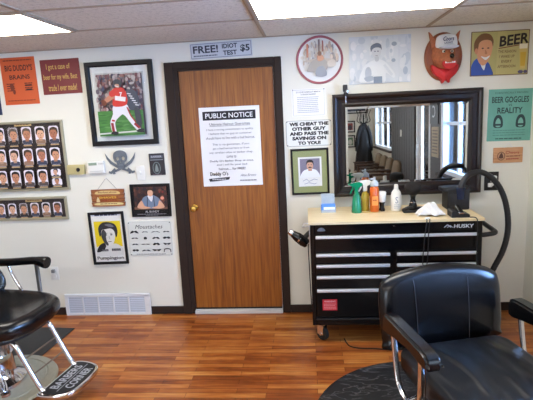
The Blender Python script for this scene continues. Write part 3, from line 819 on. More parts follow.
# we cheat the other guy
t = on_wall('joke_sign', 'white enamel sign with bold black lettering about savings', 'sign', .314, 1.515)
w, h = .358, .203
plate(t, w, h, .004, mat('off white enamel', (226, 228, 222), .35), .012)
F = Flat(); k = (20, 20, 24); e = rrect(w-.004, h-.004, .011, 4); F.line(e+e[:1], .003, (120, 122, 120))
for j, (s, ww) in enumerate([('WE CHEAT THE', .31), ('OTHER GUY', .27), ('AND PASS THE', .31), ('SAVINGS ON', .27), ('TO YOU!', .18)]): F.text(s, .003, .074-.0375*j, ww, .029, k, .06)
for sx in (-1, 1):
    for sz in (-1, 1): F.ell(sx*.17, sz*.092, .004, .004, (80, 80, 80), 8)
F.build('printed_face', t, -.0045)
# green matted portrait
t = on_wall('matted_photo', 'black framed photo of a man in white with olive green mat', 'picture', .316, 1.208, .5)
w, h = .304, .373
frame(t, w, h, .016, .02, M['frame_black'])
b = new(); box2(b, -w/2+.01, w/2-.01, -.008, 0, -h/2+.01, h/2-.01); fin('mat_board', b, M['mat_green'], t)
F = Flat(); F.rect(-.094, .094, -.12, .118, (224, 224, 220)); x0, x1, z0, z1 = -.08, .08, -.045, .105; F.rect(x0, x1, z0, z1, (128, 124, 142)); F.clip = (x0, x1, z0, z1)
F.blob([(-.075, -.06), (-.06, -.0), (-.02, .02), (.025, .02), (.06, -.0), (.075, -.06)], (226, 228, 234)); F.rect(-.014, .016, .005, .03, (186, 140, 116))
F.ell(.0, .048, .026, .035, (202, 156, 130)); F.blob([(-.03, .05), (-.024, .085), (0, .096), (.026, .085), (.031, .05), (.02, .072), (-.018, .072)], (40, 32, 32))
F.blob([(-.014, .034), (0, .04), (.015, .034), (.01, .03), (-.008, .03)], (44, 34, 32))
for q in (-.01, .012): F.ell(q, .056, .005, .003, (50, 36, 34), 8)
F.clip = None
F.line([(-.06, -.075), (-.03, -.06), (-.01, -.08), (.03, -.062), (.06, -.07)], .003, (110, 120, 160)); F.line([(-.05, -.1), (-.01, -.09), (.03, -.102), (.05, -.095)], .003, (110, 120, 160))
F.build('photograph', t, -.0085, M['ink_gloss']); pane(t, w-.028, h-.028, -.013)
# unframed blue-white photo
t = on_wall('photo_print', 'unframed pale blue and white photo print of a man, above the mirror', 'photo', .874, 2.05)
w, h = .466, .353
plate(t, w, h, .002, mat('pale photo paper', (206, 216, 226), .35), .001, 'sheet')
F = Flat(.00018); r = random.Random(21); x0, x1, z0, z1 = -w/2+.004, w/2-.004, -h/2+.004, h/2-.004; F.rect(x0, x1, z0, z1, (214, 222, 228)); F.clip = (x0, x1, z0, z1)
for k in range(70): F.ell(r.uniform(x0, x1), r.uniform(z0, z1), r.uniform(.008, .03), r.uniform(.01, .05), r.choice([(204, 214, 222), (222, 228, 232), (194, 206, 216), (228, 232, 236), (210, 218, 226)]), 9)
F.rect(.1, .135, z0, z1, (216, 224, 230)); F.ell(.105, .11, .02, .016, (150, 166, 184)); F.ell(.1, -.01, .016, .014, (160, 176, 192)); F.ell(.19, -.09, .018, .03, (176, 192, 206))
F.blob([(-.15, -.17), (-.13, -.06), (-.07, -.01), (.0, .0), (.05, -.03), (.11, -.11), (.1, -.14), (.04, -.1), (.03, -.17)], (228, 234, 238)); F.line([(.03, -.04), (.09, -.12)], .02, (214, 222, 228))
F.rect(-.05, .015, -.175, -.125, (128, 144, 164)); F.ell(-.09, -.1, .025, .05, (186, 196, 208)); F.blob([(-.12, -.13), (-.06, -.12), (-.05, -.15), (-.1, -.16)], (166, 180, 196))
F.ell(-.027, .055, .034, .046, (206, 212, 218)); F.blob([(-.068, .06), (-.07, .1), (-.03, .122), (.005, .11), (.012, .07), (0, .085), (-.03, .09), (-.055, .08)], (86, 98, 118))
for q in (-.038, -.016): F.ell(q, .062, .007, .004, (96, 108, 128), 8)
F.line([(-.036, .03), (-.018, .03)], .005, (150, 150, 160)); F.blob([(-.04, .02), (-.01, .02), (-.014, -.01), (-.036, -.01)], (190, 198, 206))
F.clip = None; F.build('photograph', t, -.0025, M['ink_gloss'])
# beer sign
t = on_wall('beer_sign', 'tin beer sign with a smiling man and a pint glass, upper right corner', 'sign', 1.757, 2.049, -.5)
w, h = .42, .324
plate(t, w, h, .005, mat('tin sign edge', (120, 92, 60), .4), .004)
F = Flat(.00025); F.rect(-w/2+.006, w/2-.006, -h/2+.006, h/2-.006, (184, 176, 112)); F.rect(-.02, w/2-.006, -h/2+.006, h/2-.006, (194, 184, 120)); F.clip = (-w/2+.006, w/2-.006, -h/2+.006, h/2-.006)
F.blob([(-.205, -.165), (-.2, -.08), (-.16, -.03), (-.09, -.055), (-.06, -.1), (-.05, -.165)], (54, 84, 168)); F.blob([(-.14, -.06), (-.1, -.06), (-.11, -.12)], (226, 226, 220))
F.blob([(-.165, .02), (-.155, -.05), (-.12, -.085), (-.085, -.06), (-.06, .0), (-.055, .07), (-.09, .1), (-.14, .09)], (218, 156, 112))
F.blob([(-.185, .02), (-.185, .09), (-.14, .142), (-.08, .14), (-.05, .1), (-.052, .05), (-.065, .09), (-.11, .1), (-.15, .08), (-.162, .02)], (120, 82, 48)); F.ell(-.17, .02, .012, .022, (206, 140, 100))
for q in (-.125, -.085): F.ell(q, .04, .009, .005, (60, 44, 40), 8)
F.blob([(-.105, .03), (-.09, .0), (-.108, -.002)], (190, 126, 88)); F.blob([(-.135, -.018), (-.1, -.026), (-.07, -.014), (-.1, -.046)], (240, 236, 226)); F.clip = None
F.text('BEER', .095, .092, .21, .075, (40, 28, 24), .03, .15, .1); F.line([(-.01, .033), (.195, .06)], .006, (120, 36, 30))
for j, (s, ww) in enumerate([('THE REASON', .13), ('I WAKE UP', .11), ('EVERY', .075), ('AFTERNOON', .13)]): F.text(s, .052, .01-.036*j, ww, .02, (110, 78, 46), .01)
F.poly([(.14, .035), (.195, .035), (.185, -.12), (.15, -.12)], (214, 190, 110)); F.poly([(.138, .06), (.197, .06), (.195, .025), (.14, .025)], (236, 230, 206)); F.poly([(.147, 0), (.19, 0), (.184, -.1), (.152, -.1)], (210, 172, 60)); F.ell(.155, -.142, .02, .012, (90, 80, 110)); F.ell(.19, -.142, .014, .012, (90, 80, 110))
F.build('printed_face', t, -.0055, M['ink_gloss'])
# beer goggles sign
t = on_wall('goggles_sign', 'teal tin sign comparing two bottle outlines, right of the mirror', 'sign', 1.85, 1.587, -.6)
w, h = .322, .393
plate(t, w, h, .004, mat('teal tin', (112, 176, 160), .45, noise=.08, nscale=9), .003)
F = Flat(); k = (34, 52, 56); F.text('SCIENTIFICALLY PROVEN', .005, .168, .24, .013, (60, 90, 90), .005); F.text('BEER GOGGLES', .0, .117, .27, .046, k, .02); F.text('vs', .0, .076, .025, .016, k); F.text('REALITY', .0, .036, .185, .044, k, .02)
for x in (-.083, .083):
    F.blob([(x-.03, -.09), (x-.034, -.04), (x-.02, -.005), (x, .004), (x+.02, -.005), (x+.034, -.04), (x+.03, -.09)], (44, 66, 70)); F.blob([(x-.016, -.085), (x-.018, -.045), (x, -.02), (x+.018, -.045), (x+.016, -.085)], (126, 186, 170)); F.rect(x-.026, x+.026, -.078, -.064, (44, 66, 70))
for j in range(3): F.fine(-.12, .12, -.115-.018*j, .006, (90, 144, 134), 7)
F.fine(-.1, .1, -.178, .008, (60, 96, 94), 5)
F.build('printed_face', t, -.0045)
# small wood plaque under it
t = on_wall('wooden_plaque', 'small pale wooden plaque hanging below the teal sign', 'sign', 1.849, 1.281)
b = new(); box2(b, -.11, .11, -.012, 0, -.059, .059, .003, 1); fin('board', b, M['wood_pale'], t)
F = Flat(); F.ell(-.052, -.006, .03, .034, (120, 80, 60)); F.ell(-.052, -.006, .024, .028, (196, 150, 116)); F.blob([(-.07, -.02), (-.05, .02), (-.036, -.02)], (96, 62, 50)); F.text('Cheers', .03, .02, .1, .022, (160, 50, 44), .01); F.fine(-.015, .09, -.008, .008, (140, 84, 64), 3); F.fine(-.015, .08, -.03, .008, (160, 60, 50), 3)
F.build('printed_face', t, -.0125)
b = new(); tube(b, spline([(-.03, -.008, .058), (-.015, -.008, .082), (0, -.008, .095), (.015, -.008, .082), (.03, -.008, .058)], 5), .002, 6); fin('wire_hanger', b, M['steel'], t)

# animal head plaque
t = on_wall('animal_plaque', 'oval wooden plaque with a brown animal head wearing a white cap', 'wall decoration', 1.343, 2.045)
b = new(); lathe(b, [(.001, 0), (.95, 0), (1, -.006), (1, -.014), (.94, -.022), (.86, -.022), (.84, -.018), (.001, -.018)], (0, 0, 0), 40, 'y')
for v in b.verts: v.co.x *= .14; v.co.z = v.co.z*.178+.0
fin('plaque_board', b, M['plaque_wood'], t, 40)
fur = mat('brown fur', (168, 100, 66), .7, noise=.25, nscale=60); red = mat('red bandana cloth', (196, 36, 38), .6, noise=.1, nscale=40)
b = new(); bmesh.ops.create_uvsphere(b, u_segments=32, v_segments=20, radius=1)
for v in b.verts:
    x, y, z = v.co
    wx = .088*(1-.22*max(0, -z)+.05*max(0, z)); px, py, pz = x*wx, y*.075-.02, z*.125+.01
    if y < 0:
        g = math.exp(-((px-.012)/.045)**2-((pz+.035)/.045)**2); py -= .085*g      # muzzle
        g2 = math.exp(-((pz+.075)/.02)**2-((px-.012)/.05)**2); py += .03*g2        # mouth gap
        for s in (-1, 1):
            py += .016*math.exp(-((px-.012-s*.032)/.018)**2-((pz-.025)/.016)**2)
            px += s*.02*math.exp(-((pz+.03)/.04)**2)*abs(x)                          # cheeks
    v.co = (px, py, pz)
fin('animal_head', b, fur, t, 60)
for s in (-1, 1):
    b = new(); prism(b, [(s*p[0], p[1]) for p in [(.045, .085), (.09, .055), (.114, .182), (.1, .17), (.068, .125)]], -.04, -.02); fin('ear', b, fur, t)
    b = new(); lathe(b, [(.001, -.008), (.009, -.006), (.012, 0), (.009, .006), (.001, .008)], (.012+s*.03, -.092, .03), 14, 'y'); fin('eye', b, [M['white_plastic']], t, 60)
    b = new(); lathe(b, [(.001, -.004), (.005, -.003), (.006, .003), (.001, .004)], (.012+s*.027, -.1, .029), 10, 'y'); fin('pupil', b, [M['black']], t, 60)
b = new(); lathe(b, [(.001, -.012), (.013, -.008), (.017, 0), (.013, .01), (.001, .012)], (.016, -.185, -.012), 16, 'y'); fin('nose', b, M['black'], t, 60)
b = new(); prism(b, smooth2([(-.03, -.045), (.016, -.038), (.06, -.045), (.05, -.085), (.016, -.1), (-.02, -.085)]), -.135, -.1); fin('mouth', b, red, t)
for k in range(5): b = new(); box2(b, -.018+.015*k, -.006+.015*k, -.139, -.134, -.058, -.046); fin('tooth', b, M['white_plastic'], t)
b = new(); pillow(b, smooth2([(-.095, -.06), (-.04, -.085), (.02, -.09), (.095, -.06), (.09, -.12), (.045, -.165), (.035, -.195), (.01, -.175), (-.015, -.198), (-.03, -.165), (-.08, -.12)], 5), .05, .012, .01); 
for v in b.verts: v.co.y -= .07
fin('bandana', b, red, t, 50)
b = new(); pillow(b, smooth2([(-.062, .06), (-.066, .12), (-.045, .148), (.02, .158), (.07, .146), (.085, .115), (.08, .058), (.01, .052)], 5), .05, .02, .02)
for v in b.verts: v.co.y -= .085
c = fin('cap', b, mat('white cap cloth', (226, 228, 230), .7), t, 50)
F = Flat(.0005); F.text('Coors', .012, .118, .078, .032, (50, 62, 104), .02, .3); F.text('LIGHT', .012, .09, .06, .014, (50, 62, 104), .02); F.build('cap_logo', c, -.108)
b = new(); prism(b, smooth2([(-.05, .062), (.01, .068), (.072, .062), (.06, .048), (.01, .044), (-.04, .048)], 5), -.15, -.08); fin('cap_brim', b, mat('grey blue brim', (190, 192, 200), .6), t)

# ------------------------------------------------------------------ floor-level register
t = thing('floor_register', 'long white baseboard air register with five louvered sections', 'vent', (-1.489, 0, 0))
w, h = .772, .2
b = new()
box2(b, -w/2, w/2, -.028, -.0145, 0, .022, .003, 1); box2(b, -w/2, w/2, -.028, -.0145, h-.03, h, .003, 1); box2(b, -w/2, -w/2+.03, -.028, -.0145, .02, h-.02); box2(b, w/2-.05, w/2, -.028, -.0145, .02, h-.02)
for k in range(1, 5): box2(b, -w/2+.025+k*.1385-.006, -w/2+.025+k*.1385+.006, -.028, -.0145, .02, h-.02)
fin('register_frame', b, M['white_metal'], t)
b = new(); box2(b, -w/2+.01, w/2-.01, -.0165, -.0145, .01, h-.01); fin('register_back', b, mat('shadow grey', (150, 154, 164), .6), t)
for k in range(5):
    b = new(); xa = -w/2+.031+k*.1385; xb = xa+.1265 if k < 4 else w/2-.05
    for j in range(9): box(b, ((xa+xb)/2, -.0215, .03+.0172*j), (xb-xa, .003, .013), rot=Matrix.Rotation(R(-25), 3, 'X'))
    fin('louver_section', b, M['louver'], t)
b = new(); box2(b, w/2-.022, w/2-.016, -.036, -.027, .085, .11, .001, 1); fin('lever', b, M['steel'], t)

# ------------------------------------------------------------------ mirror
t = on_wall('wall_mirror', 'wide wall mirror in a dark espresso frame above the tool chest', 'mirror', 1.072, 1.402, 0, -.007)
t.rotation_euler.x = R(-.85)   # it hangs tipped very slightly back
mw, mh = 1.134, .804
frame(t, mw, mh, .1, .05, M['espresso'], prof=[(0, 0), (0, .75), (.06, .9), (.2, 1), (.34, .92), (.42, .62), (.7, .55), (.8, .62), (.86, .55), (1, .32), (1, 0)])
b = new(); gw, gh = mw-.19, mh-.19
b.faces.new([b.verts.new(p) for p in ((-gw/2+.022, -.012, -gh/2+.022), (gw/2-.022, -.012, -gh/2+.022), (gw/2-.022, -.012, gh/2-.022), (-gw/2+.022, -.012, gh/2-.022))])
L = [[b.verts.new((sx*(gw/2-i), y, sz*(gh/2-i))) for sx, sz in ((-1, -1), (1, -1), (1, 1), (-1, 1))] for i, y in ((0, -.0105), (.022, -.012))]
for k in range(4): b.faces.new((L[0][k], L[0][(k+1) % 4], L[1][(k+1) % 4], L[1][k]))
for f in b.faces:
    f.normal_update()
    if f.normal.y > 0: f.normal_flip()
fin('mirror_glass', b, M['mirror'], t, 'flat2d')
# spring clamp lamp on the frame's corner
t = on_wall('spring_clamp', 'small black and chrome clip on the upper left mirror corner', 'clip', .605, 1.80, 0, -.02)
b = new(); box2(b, -.02, .016, -.05, -.025, .02, .075, .008, 2); lathe(b, [(.001, 0), (.016, .0), (.02, .012), (.014, .03), (.001, .032)], (.002, -.04, -.012), 14); fin('clip_body', b, M['black_matte'], t, 40)
b = new(); tube(b, [(0, -.04, -.01), (.002, -.042, -.07)], .005, 8); lathe(b, [(.001, 0), (.012, .002), (.012, .02), (.001, .022)], (.012, -.052, .012), 12); fin('clip_spring', b, M['chrome'], t, 40)

# ------------------------------------------------------------------ tool chest
t = thing('tool_chest', 'black rolling tool chest with silver drawer pulls and pale wood top', 'tool chest', (0, 0, 0))
X0, X1, YB, YFR = .30, 1.475, -.09, -.575
b = new()
box2(b, X0, X1, YFR+.012, YB, .147, .905)                                    # carcass
box2(b, X0, X0+.03, YFR, YFR+.012, .147, .905, .003, 1); box2(b, X1-.03, X1, YFR, YFR+.012, .147, .905, .003, 1)
box2(b, X0+.03, X1-.03, YFR, YFR+.012, .832, .905, .003, 1); box2(b, X0+.03, X1-.03, YFR, YFR+.012, .147, .205, .003, 1)
box2(b, X0+.02, X1-.02, YFR-.004, YFR+.01, .186, .197, .002, 1)
fin('cabinet_body', b, M['black'], t)
b = new(); box2(b, .288, 1.482, -.60, -.08, .9055, .924, .003, 2); fin('wood_top', b, M['butcher'], t)
def drawer(x0, x1, z0, z1):
    b = new(); box2(b, x0, x1, YFR-.006, YFR+.01, z0, z1, .003, 1); d = fin('drawer', b, M['black'], t)
    b = new(); zc = z1-.012
    box2(b, x0+.002, x1-.002, YFR-.026, YFR-.005, zc-.010, zc+.010, .005, 2); fin('drawer_pull', b, M['steel'], d, 40)
drawer(.335, 1.44, .71, .825)
zs = [.693, .613, .53, .43, .208]
for a, c in zip(zs, zs[1:]): drawer(.335, .853, c+.008, a)
for a, c in zip([.693, .613, .53, .43], [.613, .53, .43, .208]): drawer(.897, 1.44, c+.008, a)
F = Flat(); F.text('HUSKY', .065, 0, .135, .026, (214, 218, 224), .03, .1); F.line([(-.066, -.008), (-.044, .011), (-.022, -.008)], .006, (206, 210, 216)); F.line([(-.046, -.009), (-.028, .006), (-.01, -.009)], .005, (190, 196, 204));  F.build('brand_badge', t, 0, loc=(1.285, YFR-.001, .868))
F = Flat(); F.blob([(-.026, -.012), (-.018, .006), (0, .012), (.018, .006), (.026, -.012)], (110, 112, 116)); F.build('corner_emblem', t, 0, loc=(.378, YFR-.001, .868))
F = Flat(); F.rect(-.052, .052, -.042, .042, (196, 30, 42)); F.text('WARNING', 0, .026, .08, .013, (236, 200, 200), .01)
for j in range(4): F.fine(-.044, .044, .006-.012*j, .005, (232, 150, 150), 5)
F.build('red_sticker', t, 0, loc=(.426, YFR-.0062, .308))
b = new(); lathe(b, [(.001, 0), (.009, 0), (.009, -.008), (.001, -.009)], (.88, YFR, .875), 12, 'y'); fin('lock', b, M['chrome'], t, 40)
b = new(); tube(b, spline([(1.47, -.14, .875), (1.54, -.14, .86), (1.59, -.17, .825), (1.595, -.26, .805), (1.595, -.42, .80), (1.585, -.51, .80), (1.54, -.535, .795), (1.47, -.54, .79)], 6), .017, 10); fin('push_handle', b, M['black_matte'], t, 60)
for x in (X0+.07, X1-.07):
    for y in (YFR+.07, YB-.07):
        b = new(); box2(b, -.04, .04, -.035, .035, .139, .147); box2(b, -.026, -.021, -.025, .03, .05, .14); box2(b, .021, .026, -.025, .03, .05, .14); box2(b, -.026, .026, -.025, .03, .12, .139); lathe(b, [(.001, -.028), (.012, -.028), (.012, .028), (.001, .028)], (0, 0, .055), 12, 'x'); c = fin('caster', b, M['chrome'], t, 40, (x, y, 0), (0, 0, R(48)))
        b = new(); lathe(b, [(.001, -.018), (.045, -.018), (.054, -.01), (.054, .01), (.045, .018), (.001, .018)], (0, 0, .055), 24, 'x'); fin('wheel', b, M['rubber'], c, 40)

# ------------------------------------------------------------------ on the worktop
ZT = .9242
t = thing('card_holder', 'small clear holder with blue cards, left end of the worktop', 'card holder', (.444, -.25, ZT))
b = new(); box2(b, -.055, .055, -.03, .035, 0, .006, .002, 1); box2(b, -.055, .055, -.034, -.03, 0, .02, .001, 1); box2(b, -.05, .05, .03, .034, 0, .135); fin('holder', b, M['clear'], t)
b = new(); box2(b, -.054, .054, -.028, .012, .007, .062, .004, 2); fin('card_stack', b, mat('blue cards', (84, 138, 214), .5), t)
F = Flat(); F.rect(-.035, .05, .022, .042, (226, 236, 246)); F.build('card_label', t, -.0285)
b = new(); box2(b, -.05, .05, .014, .028, .007, .138); fin('back_card', b, mat('grey card', (170, 180, 184), .6, noise=.1, nscale=30), t)

def sprayer(t, z, s, m, m2):
    """trigger head pointing -x"""
    b = new(); lathe(b, [(.001, 0), (.016, 0), (.016, .018), (.012, .022), (.001, .023)], (0, 0, z), 16); fin('collar', b, m2, t, 40)
    b = new(); prism(b, smooth2([(-.045, z+.058), (-.05, z+.07), (-.03, z+.078), (.02, z+.082), (.045, z+.07), (.04, z+.052), (.016, z+.04), (.012, z+.02), (-.012, z+.02), (-.012, z+.045), (-.03, z+.052)], 4), -.013, .013); fin('spray_head', b, m, t, 50)
    b = new(); prism(b, smooth2([(-.028, z+.05), (-.02, z+.05), (-.028, z+.02), (-.045, z-.004), (-.05, z), (-.036, z+.025)], 4), -.007, .007); fin('trigger', b, m, t, 50)
    b = new(); lathe(b, [(.001, -.01), (.007, -.01), (.007, .0), (.001, .0)], (-.05, 0, z+.066), 10, 'x'); fin('nozzle', b, m2, t, 40)
t = thing('spray_bottle', 'green plastic trigger spray bottle on the worktop', 'spray bottle', (.653, -.305, ZT))
b = new(); lathe(b, [(.001, 0), (.036, 0), (.039, .005), (.036, .04), (.032, .09), (.026, .125), (.017, .142), (.014, .15), (.001, .15)], (0, 0, 0), 24); fin('bottle_body', b, M['green_bottle'], t, 50)
sprayer(t, .148, 1, M['green_bottle'], M['green_bottle'])
t = thing('spray_bottle', 'amber bottle with a wide white trigger head, behind the orange bottle', 'spray bottle', (.722, -.26, ZT), 0)
b = new(); lathe(b, [(.001, 0), (.028, 0), (.031, .005), (.031, .11), (.026, .13), (.015, .145), (.014, .152), (.001, .152)], (0, 0, 0), 24); fin('bottle_body', b, M['amber_bottle'], t, 50)
sprayer(t, .15, 1, M['white_plastic'], M['white_plastic'])
t = thing('tonic_bottle', 'orange liquid bottle with a clear pump cap, right of the amber bottle', 'bottle', (.786, -.298, ZT))
b = new(); lathe(b, [(.001, 0), (.031, 0), (.034, .005), (.034, .17), (.028, .186), (.02, .192), (.001, .192)], (0, 0, 0), 24); fin('bottle_body', b, M['orange_bottle'], t, 50)
b = new(); lathe(b, [(.001, .192), (.03, .192), (.03, .215), (.02, .23), (.009, .236), (.008, .26), (.001, .262)], (0, 0, 0), 20); box2(b, -.03, .006, -.007, .007, .238, .252, .003, 1); fin('pump_cap', b, M['clear'], t, 50)
F = Flat(); F.rect(-.022, .022, .05, .12, (238, 150, 70)); F.fine(-.016, .016, .09, .01, (180, 70, 20), 2); F.build('bottle_label', t, -.0345)
t = thing('cap_tube', 'white and black shaving brush standing beside the orange bottle', 'shaving brush', (.845, -.275, ZT))
b = new(); lathe(b, [(.001, 0), (.022, 0), (.024, .01), (.016, .03), (.018, .05), (.024, .07), (.001, .07)], (0, 0, 0), 20); fin('brush_handle', b, M['black'], t, 50)
b = new(); lathe(b, [(.001, .07), (.022, .07), (.029, .1), (.032, .14), (.026, .148), (.001, .15)], (0, 0, 0), 20); fin('bristle_tuft', b, mat('white bristle', (226, 226, 220), .8, noise=.06, nscale=80), t, 50)
t.name = 'shaving_brush'
t = thing('tray', 'round tan saucer under the amber and orange bottles', 'tray', (.752, -.279, ZT))
t.location.z = ZT
b = new(); lathe(b, [(.001, -.0), (.07, -.0), (.074, .003), (.074, .005), (.07, .0045), (.001, .003)], (0, 0, 0), 28, sx=1.15, sy=.85); fin('saucer', b, mat('tan tray', (206, 176, 110), .4), t, 40)
for o in bpy.data.objects:
    if o.parent is None and (o.name.startswith('tonic') or o.get('label', '').startswith('amber')): o.location.z = ZT+.0042
t = thing('lotion_bottle', 'white lotion bottle with a white cap, centre of the worktop', 'bottle', (.948, -.28, ZT))
b = new(); lathe(b, [(.001, 0), (.034, 0), (.038, .006), (.04, .06), (.04, .11), (.034, .14), (.022, .158), (.017, .163), (.001, .163)], (0, 0, 0), 26, sy=.7); fin('bottle_body', b, M['white_plastic'], t, 50)
b = new(); lathe(b, [(.001, .163), (.017, .163), (.015, .195), (.013, .2), (.001, .2)], (0, 0, 0), 18); fin('cap', b, M['white_plastic'], t, 50)
F = Flat(); F.text('S', .0, .085, .022, .05, (150, 154, 166), .01)
for j in range(3): F.fine(-.02, .02, .05-.012*j, .005, (170, 174, 180), 2)
F.build('bottle_label', t, -.029)
t = thing('neck_duster', 'black round headed brush standing in a black clipper tray', 'brush', (1.058, -.35, ZT))
b = new(); box2(b, -.075, .075, -.03, .045, 0, .02, .008, 2); tube(b, spline([(-.075, -.005, .018), (-.03, -.02, .04), (.02, 0, .03), (.075, .01, .028)], 5), .012, 8); fin('tray_base', b, M['black_matte'], t, 50)
b = new(); lathe(b, [(.001, .02), (.028, .02), (.03, .05), (.022, .075), (.016, .1), (.02, .12), (.024, .128), (.001, .13)], (0, .01, 0), 20); fin('handle', b, M['black'], t, 50)
b = new(); lathe(b, [(.001, .128), (.026, .128), (.05, .15), (.062, .18), (.055, .205), (.03, .22), (.001, .222)], (0, .01, 0), 24); fin('bristle_head', b, mat('black bristle', (24, 20, 20), .9), t, 50)
b = new(); lathe(b, [(.001, .07), (.0235, .07), (.0235, .078), (.001, .079)], (0, .01, 0), 20); fin('ring', b, M['chrome'], t, 50)
# crumpled towel
t = thing('hand_towel', 'crumpled white towel on the worktop beside the black dryer', 'towel', (1.15, -.46, ZT))
b = new(); bmesh.ops.create_grid(b, x_segments=40, y_segments=26, size=1)
r = random.Random(5); fs = [(r.uniform(4, 11), r.uniform(4, 11), r.uniform(0, 6), r.uniform(.008, .016)) for _ in range(6)]
for v in b.verts:
    x, y = v.co.x, v.co.y; q = max(0, 1-(x*x)**1.5)*max(0, 1-(y*y)**1.5)
    z = .012+.055*q**.7*(.7+.5*math.sin(3*x+1)*math.cos(2.3*y))+sum(a*math.sin(f*x+g*y+p) for f, g, p, a in fs)*(.25+q)*.6
    v.co = (x*.088*(1+.12*math.sin(5*y)), y*.06*(1+.15*math.sin(4*x+1)), max(.003, z))
o = fin('cloth', b, mat('white terry', (232, 232, 232), .95, bump=.3, bscale=400), t, 80)
o.modifiers.new('thick', 'SOLIDIFY').thickness = .003
# white clip beside the towel at the counter's front
t = thing('hair_clip', 'tiny white clip on the front edge of the worktop', 'clip', (1.10, -.588, ZT))
b = new(); box2(b, -.016, .016, -.006, .006, 0, .008, .003, 2); box2(b, -.014, .02, -.004, .004, .008, .014, .002, 1); fin('clip', b, M['white_plastic'], t)
# vacuum unit with its long hose
t = thing('hair_vacuum', 'black boxy vacuum with a long arched grey hose, right end of worktop', 'vacuum', (1.385, -.25, ZT))
b = new(); box2(b, -.075, .085, -.07, .08, 0, .16, .012, 3); box2(b, -.11, .1, -.06, .06, .135, .165, .008, 2); box2(b, -.06, -.01, -.085, -.06, .03, .12, .008, 2); fin('housing', b, M['black_matte'], t, 40)
b = new(); tube(b, [(.02, -.06, .08), (.02, -.06, .15)], [.03, .034], 18); lathe(b, [(.001, .15), (.036, .15), (.036, .165), (.001, .166)], (.02, -.06, 0), 18); fin('nozzle', b, mat('glossy dark blue plastic', (30, 38, 62), .15), t, 50)
hp = [(1.405, -.31, 1.07), (1.41, -.31, 1.10), (1.432, -.3, 1.145), (1.48, -.28, 1.183), (1.56, -.25, 1.19), (1.63, -.25, 1.155), (1.69, -.25, 1.09), (1.735, -.25, 1.0), (1.762, -.25, .9), (1.775, -.25, .79), (1.768, -.25, .68), (1.74, -.25, .57), (1.69, -.25, .46), (1.64, -.25, .34), (1.6, -.25, .2), (1.585, -.25, .06), (1.585, -.25, .02)]
b = new(); P = spline(hp, 10); n = len(P)
tube(b, [p-Vector((1.385, -.25, ZT)) for p in P], [.0205+.0012*(k % 2) for k in range(n)], 12); fin('hose', b, M['hose'], t, 70)
t = thing('clipper_charger', 'black hair clipper lying in its charging cradle at the worktop corner', 'clipper', (1.33, -.52, ZT))
b = new(); prism(b, [(-.06, 0), (.06, 0), (.06, .02), (.03, .028), (-.05, .045), (-.06, .04)], -.05, .06); fin('cradle', b, M['black_matte'], t)
b = new(); box(b, (0, .0, .048), (.034, .11, .026), .009, 3, Matrix.Rotation(R(14), 3, 'X')); fin('clipper_body', b, M['black'], t, 40)
b = new(); box(b, (0, -.06, .034), (.036, .014, .01), .002, 1, Matrix.Rotation(R(14), 3, 'X')); fin('clipper_blade', b, M['chrome'], t)

# cords hanging over the chest front
def cord(label, pts, r=.0035):
    b = new(); tube(b, spline(pts, 10), r, 7); return tag(fin('power_cord', b, M['rubber'], None, 70), label, 'cord')
yf = YFR-.033
cord('thin black cord looped down the chest front below the white clip', [(1.095, -.602, ZT+.003), (1.093, -.612, .91), (1.085, yf, .84), (1.075, yf, .72), (1.07, yf, .62), (1.085, yf, .575), (1.1, yf, .62), (1.105, yf, .72), (1.108, yf, .85), (1.112, -.612, .91), (1.115, -.602, ZT+.003)])
cord('thin black cord hanging down the chest front under the clipper cradle', [(1.39, -.575, ZT+.004), (1.42, -.598, ZT+.004), (1.428, -.612, .9), (1.43, yf, .82), (1.43, yf, .7), (1.432, yf, .55), (1.425, yf, .42)])
cord('thin black cord lying on the floor in front of the chest', [(.53, -.5, .005), (.545, -.58, .005), (.57, -.625, .005), (.64, -.65, .005), (.74, -.655, .005), (.86, -.68, .005)], .004)
cord('thin black cord behind the hose at the chest right side', [(1.483, -.3, .62), (1.53, -.28, .63), (1.6, -.2, .58), (1.63, -.1, .48), (1.63, -.03, .35)])

# hair dryer in its side holder
t = thing('hair_dryer', 'black and chrome hair dryer hanging on the left side of chest', 'hair dryer', (.225, -.4, .755))
R45 = Matrix.Rotation(R(38), 3, 'Y')
b = new(); tube(b, [R45 @ Vector(p) for p in ((-.072, 0, 0), (-.03, 0, 0), (.03, 0, 0), (.062, 0, 0))], [.024, .036, .04, .034], 18); fin('barrel', b, M['black'], t, 50)
b = new()
tube(b, [R45 @ Vector(p) for p in ((-.1, 0, 0), (-.085, 0, 0), (-.07, 0, 0))], [.02, .024, .024], 16); tube(b, [R45 @ Vector(p) for p in ((.06, 0, 0), (.068, 0, 0))], [.034, .03], 18); tube(b, [R45 @ Vector(p) for p in ((-.01, -.04, .0), (.0, -.043, .0))], [.02, .016], 12); fin('chrome_trim', b, M['chrome'], t, 50)
b = new(); tube(b, [R45 @ Vector(p) for p in ((.02, 0, .02), (.025, 0, .07), (.03, 0, .1))], [.02, .018, .016], 12); fin('handle', b, M['black_matte'], t, 50)
b = new(); tube(b, spline([(.1, 0, .06), (.085, -.02, .03), (.06, -.02, -.04), (.062, -.02, -.2), (.066, -.01, -.4), (.07, .05, -.55), (.07, .15, -.62)], 8), .004, 7); fin('cord', b, M['rubber'], t, 70)
t = thing('dryer_holder', 'grey metal bracket fixed to chest side, holding the hair dryer', 'holder', (.28, -.4, .80))
b = new(); box2(b, .012, .0195, -.05, .05, -.12, .1, .002, 1); tube(b, spline([(.012, -.04, .06), (-.02, -.05, .06), (-.035, -.0, .045), (-.02, .05, .06), (.012, .04, .06)], 6), .005, 8); fin('bracket', b, M['steel'], t, 50)

